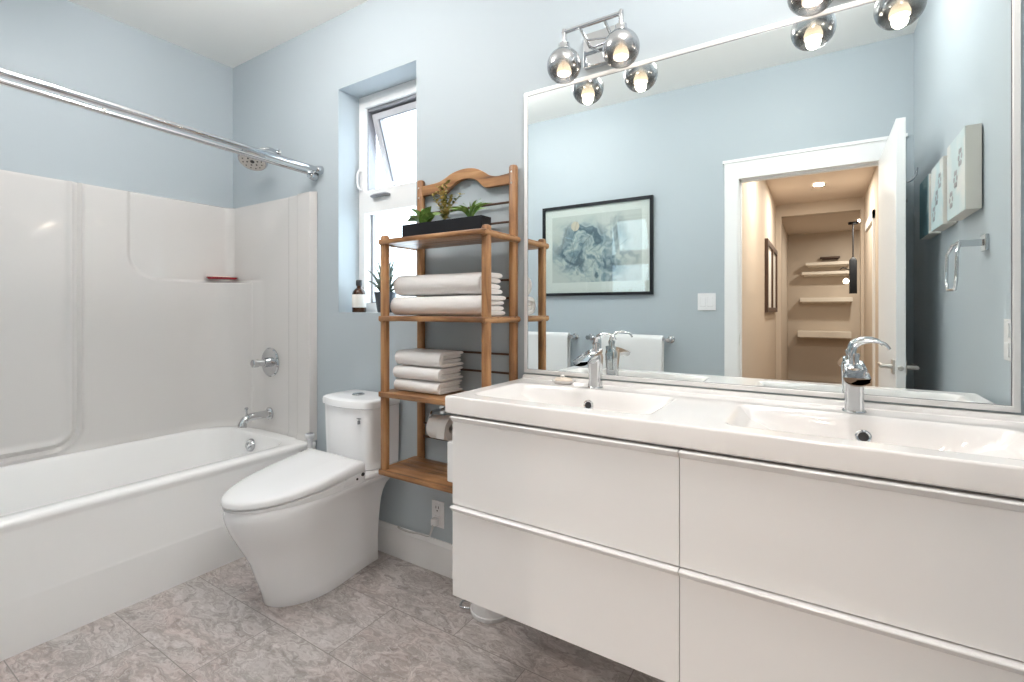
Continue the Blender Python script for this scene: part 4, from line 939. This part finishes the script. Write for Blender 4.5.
towel_bar(-1.50, -.890, 'chrome towel bar nearer the light switch, under the picture', -1.385, -.930, 'white towel on the bar nearer the light switch, behind left faucet', .50)
towel_bar(-2.26, -1.635, 'chrome towel bar further left, behind the wooden shelf in mirror', -2.15, -1.665, 'white towel on the bar further left, by the shelf in mirror', .48)

# three canvases on the right wall
cm = [canvas_mat('teal_canvas', (0.13, 0.24, 0.27), (0.30, 0.42, 0.45), 1.0), canvas_mat('pale_canvas_a', (0.62, 0.62, 0.60), (0.47, 0.58, 0.60), 2.3), canvas_mat('pale_canvas_b', (0.62, 0.62, 0.60), (0.50, 0.59, 0.60), 5.1)]
cl = ['small teal-grey canvas nearest the door, leftmost of three', 'small white canvas with grey blossoms, middle one of three', 'small white canvas with dark blossoms, nearest the mirror']
for i, (y0, y1, z0, z1) in enumerate(((.315, .535, 1.525, 1.79), (.600, .830, 1.525, 1.79), (.905, 1.170, 1.522, 1.80))):
    r = thing('canvas_painting', cl[i]+', in mirror', 'painting', (XR, (y0+y1)/2, z0), 'three canvases on the right wall')
    bm = NB(); box(bm, XR-.044, XR-.004, y0, y1, z0, z1); obj('stretcher', bm, M['canvas_edge'], r, smooth=False, bevel=.002)
    bm = NB(); box(bm, XR-.0455, XR-.0435, y0+.001, y1-.001, z0+.001, z1-.001); obj('painted_face', bm, cm[i], r, smooth=False)
    if i:
        bm = NB(); rnd = random.Random(i)
        for q in range(3):
            yy, zz = y0+(y1-y0)*(.25+.25*q), z0+(z1-z0)*(.25+.22*q)
            for k in range(6):
                a = k*pi/3; lp = [(yy+.021*cos(a)+.011*cos(2*pi*s_/10), zz+.024*sin(a)+.010*sin(2*pi*s_/10)) for s_ in range(10)]; prism(bm, lp, XR-.0458-.0001*k, XR-.0456, 'x')
        obj('painted_blossoms', bm, M['grey_metal'], r, smooth=False)

# towel ring
ry, rz = 1.205, 1.405
root = thing('towel_ring', 'chrome towel ring on a square bracket on the right wall', 'towel ring', (XR, ry, rz))
bm = NB(); box(bm, XR-.010, XR-.0005, ry-.026, ry+.026, rz-.026, rz+.026); box(bm, XR-.070, XR-.010, ry-.009, ry+.009, rz-.010, rz+.012); obj('bracket', bm, M['chrome'], root, smooth=False, bevel=.002)
bm = NB(); xx = XR-.074
ring = [(xx, ry-.045, rz-.0), (xx, ry+.045, rz-.0), (xx-.010, ry+.070, rz-.03), (xx-.012, ry+.07, rz-.12), (xx-.012, ry+.05, rz-.15), (xx-.012, ry-.05, rz-.15), (xx-.012, ry-.07, rz-.12), (xx-.010, ry-.070, rz-.03), (xx, ry-.045, rz)]
tube(bm, ring, .005, 10, caps=False); obj('ring', bm, M['chrome'], root)

# ---- ceiling lights; the opal globes are unseen fill added to brighten the bathroom
def disc_light(name, label, c, rad, power, col, mat_, trim_h=.03, spread=pi):
    r = thing(name, label, 'ceiling light', c)
    bm = NB(); lathe(bm, [(rad*1.08, 0), (rad*1.08, -trim_h*.4), (rad, -trim_h)], c, (0, 0, 1), 40); obj('rim', bm, M['trim'], r)
    bm = NB(); lathe(bm, [(rad*.96, -trim_h-.001), (rad*.9, -trim_h-.006), (0, -trim_h-.009)], c, (0, 0, 1), 40, caps=False); obj('diffuser', bm, mat_, r)
    ld = bpy.data.lights.new('ceiling_lamp', 'AREA'); ld.shape = 'DISK'; ld.size = rad*1.8; ld.energy = power; ld.color = col; ld.spread = spread
    lo = bpy.data.objects.new('ceiling_lamp', ld); COL.objects.link(lo); lo.location = (c[0], c[1], c[2]-trim_h-.014)
def added_opal_light(label, c, rad):  # invented lamp kept out of view, gives the general room light
    r = thing('added_ceiling_light', label, 'ceiling light', c, 'added opal fill lights out of view')
    bm = NB(); lathe(bm, [(.06, 0), (.06, -.012), (.03, -.022), (.03, -.030), (.045, -.040), (.045, -.060)], c, (0, 0, 1), 32); obj('canopy', bm, M['trim'], r)
    bm = NB(); lathe(bm, [(rad*sin(radians(a)), -.055-rad*.85*(1-cos(radians(a)))) for a in range(18, 181, 9)], c, (0, 0, 1), 40, caps=False); obj('diffuser', bm, M['opal'], r)
added_opal_light('larger added opal fill light, out of view above the toilet', (-1.70, .74, ZC), .11)
added_opal_light('smaller added opal fill light, out of view beside the curtain rod', (-2.20, .72, ZC), .065)
added_opal_light('added opal fill light, out of view above the vanity', (-.12, .92, ZC), .11)
disc_light('recessed_light', 'added hidden fill light in the hall ceiling just outside the door', (.0, -1.0, ZH), .05, P_HALL, WARM, M['halllamp'], .004)  # extra lamp hidden by the door head, added as fill
disc_light('recessed_light', 'small round recessed light in the hall ceiling', (.0, -2.62, ZH), .05, P_HALL, WARM, M['halllamp'], .004)
disc_light('recessed_light', 'round recessed light in the ceiling of the far room', (.55, -5.0, 2.45), .09, P_FAR, WARM, M['halllamp'], .004)

# ---- hall picture, far shelves, pendant
root = thing('hall_picture', 'tall brown-framed picture on the left hall wall, seen through door', 'picture', (HX0, -2.75, 1.15))
bm = NB(); y0, y1, z0, z1 = -3.42, -2.10, 1.16, 1.90
for b_ in ((y0, y0+.07, z0, z1), (y1-.07, y1, z0, z1), (y0+.07, y1-.07, z0, z0+.05), (y0+.07, y1-.07, z1-.05, z1), ((y0+y1)/2-.03, (y0+y1)/2+.03, z0+.05, z1-.05)): box(bm, HX0+.001, HX0+.03, *b_)
obj('frame', bm, M['rod_dark'], root, smooth=False)
bm = NB(); box(bm, HX0+.001, HX0+.012, y0+.07, y1-.07, z0+.05, z1-.05); obj('print', bm, M['mat_board'], root, smooth=False)
M['shelf_warm'] = mat('painted_shelf', (0.74, 0.68, 0.60), 0.6); noisy(M['shelf_warm'], 30, .05, .001)
fy = -6.10
for i, (x0, x1, z, d_, th, lab, m_) in enumerate(((.02, .29, 2.045, .10, .03, 'dark narrow ledge, uppermost on the far wall', 'rod_dark'), (-.18, .41, 1.95, .22, .05, 'pale shelf just below the dark ledge on the far wall', 'shelf_warm'),
        (-.235, .43, 1.80, .22, .05, 'pale shelf, third from top on the far wall', 'shelf_warm'), (-.26, .45, 1.38, .24, .07, 'thick pale shelf, fourth from top on the far wall', 'shelf_warm'), (-.29, .43, .84, .30, .10, 'mantel shelf, lowest on the far wall', 'shelf_warm'))):
    bm = NB(); rbox(bm, x0, x1, fy, fy+d_, z-th, z, .006, .006); box(bm, x0+.03, x1-.03, fy, fy+d_*.6, z-th-.02, z-th)
    o = obj('wall_shelf', bm, M[m_], loc=((x0+x1)/2, fy, z-th), smooth=False); tag(o, lab, 'shelf', 'shelves on the far wall beyond the hall')
root = thing('pendant_lamp', 'black pendant lantern on a thin rod beyond the hall', 'pendant lamp', (.42, -5.2, 2.45))
bm = NB(); tube(bm, [(.42, -5.2, 2.448), (.42, -5.2, 1.92)], .008, 8); lathe(bm, [(.06, 0), (.06, -.03)], (.42, -5.2, 2.449), n=20); obj('rod', bm, M['black'], root)
bm = NB(); loft(bm, [rr(.375, .465, -5.245, -5.155, .01, 1.42), rr(.375, .465, -5.245, -5.155, .01, 1.90), rr(.40, .44, -5.22, -5.18, .01, 1.94)]); tube(bm, [(.42, -5.2, 1.74), (.30, -5.18, 1.80), (.26, -5.18, 1.77)], .007, 8); obj('lantern', bm, M['black'], root)
bm = NB(); lathe(bm, [(.004, .04), (.030, .02), (.035, 0), (.028, -.025), (.004, -.036)], (.335, -5.18, 1.60), n=20); tube(bm, [(.375, -5.2, 1.60), (.345, -5.18, 1.60)], .006, 8); obj('bulb', bm, M['halllamp'], root)
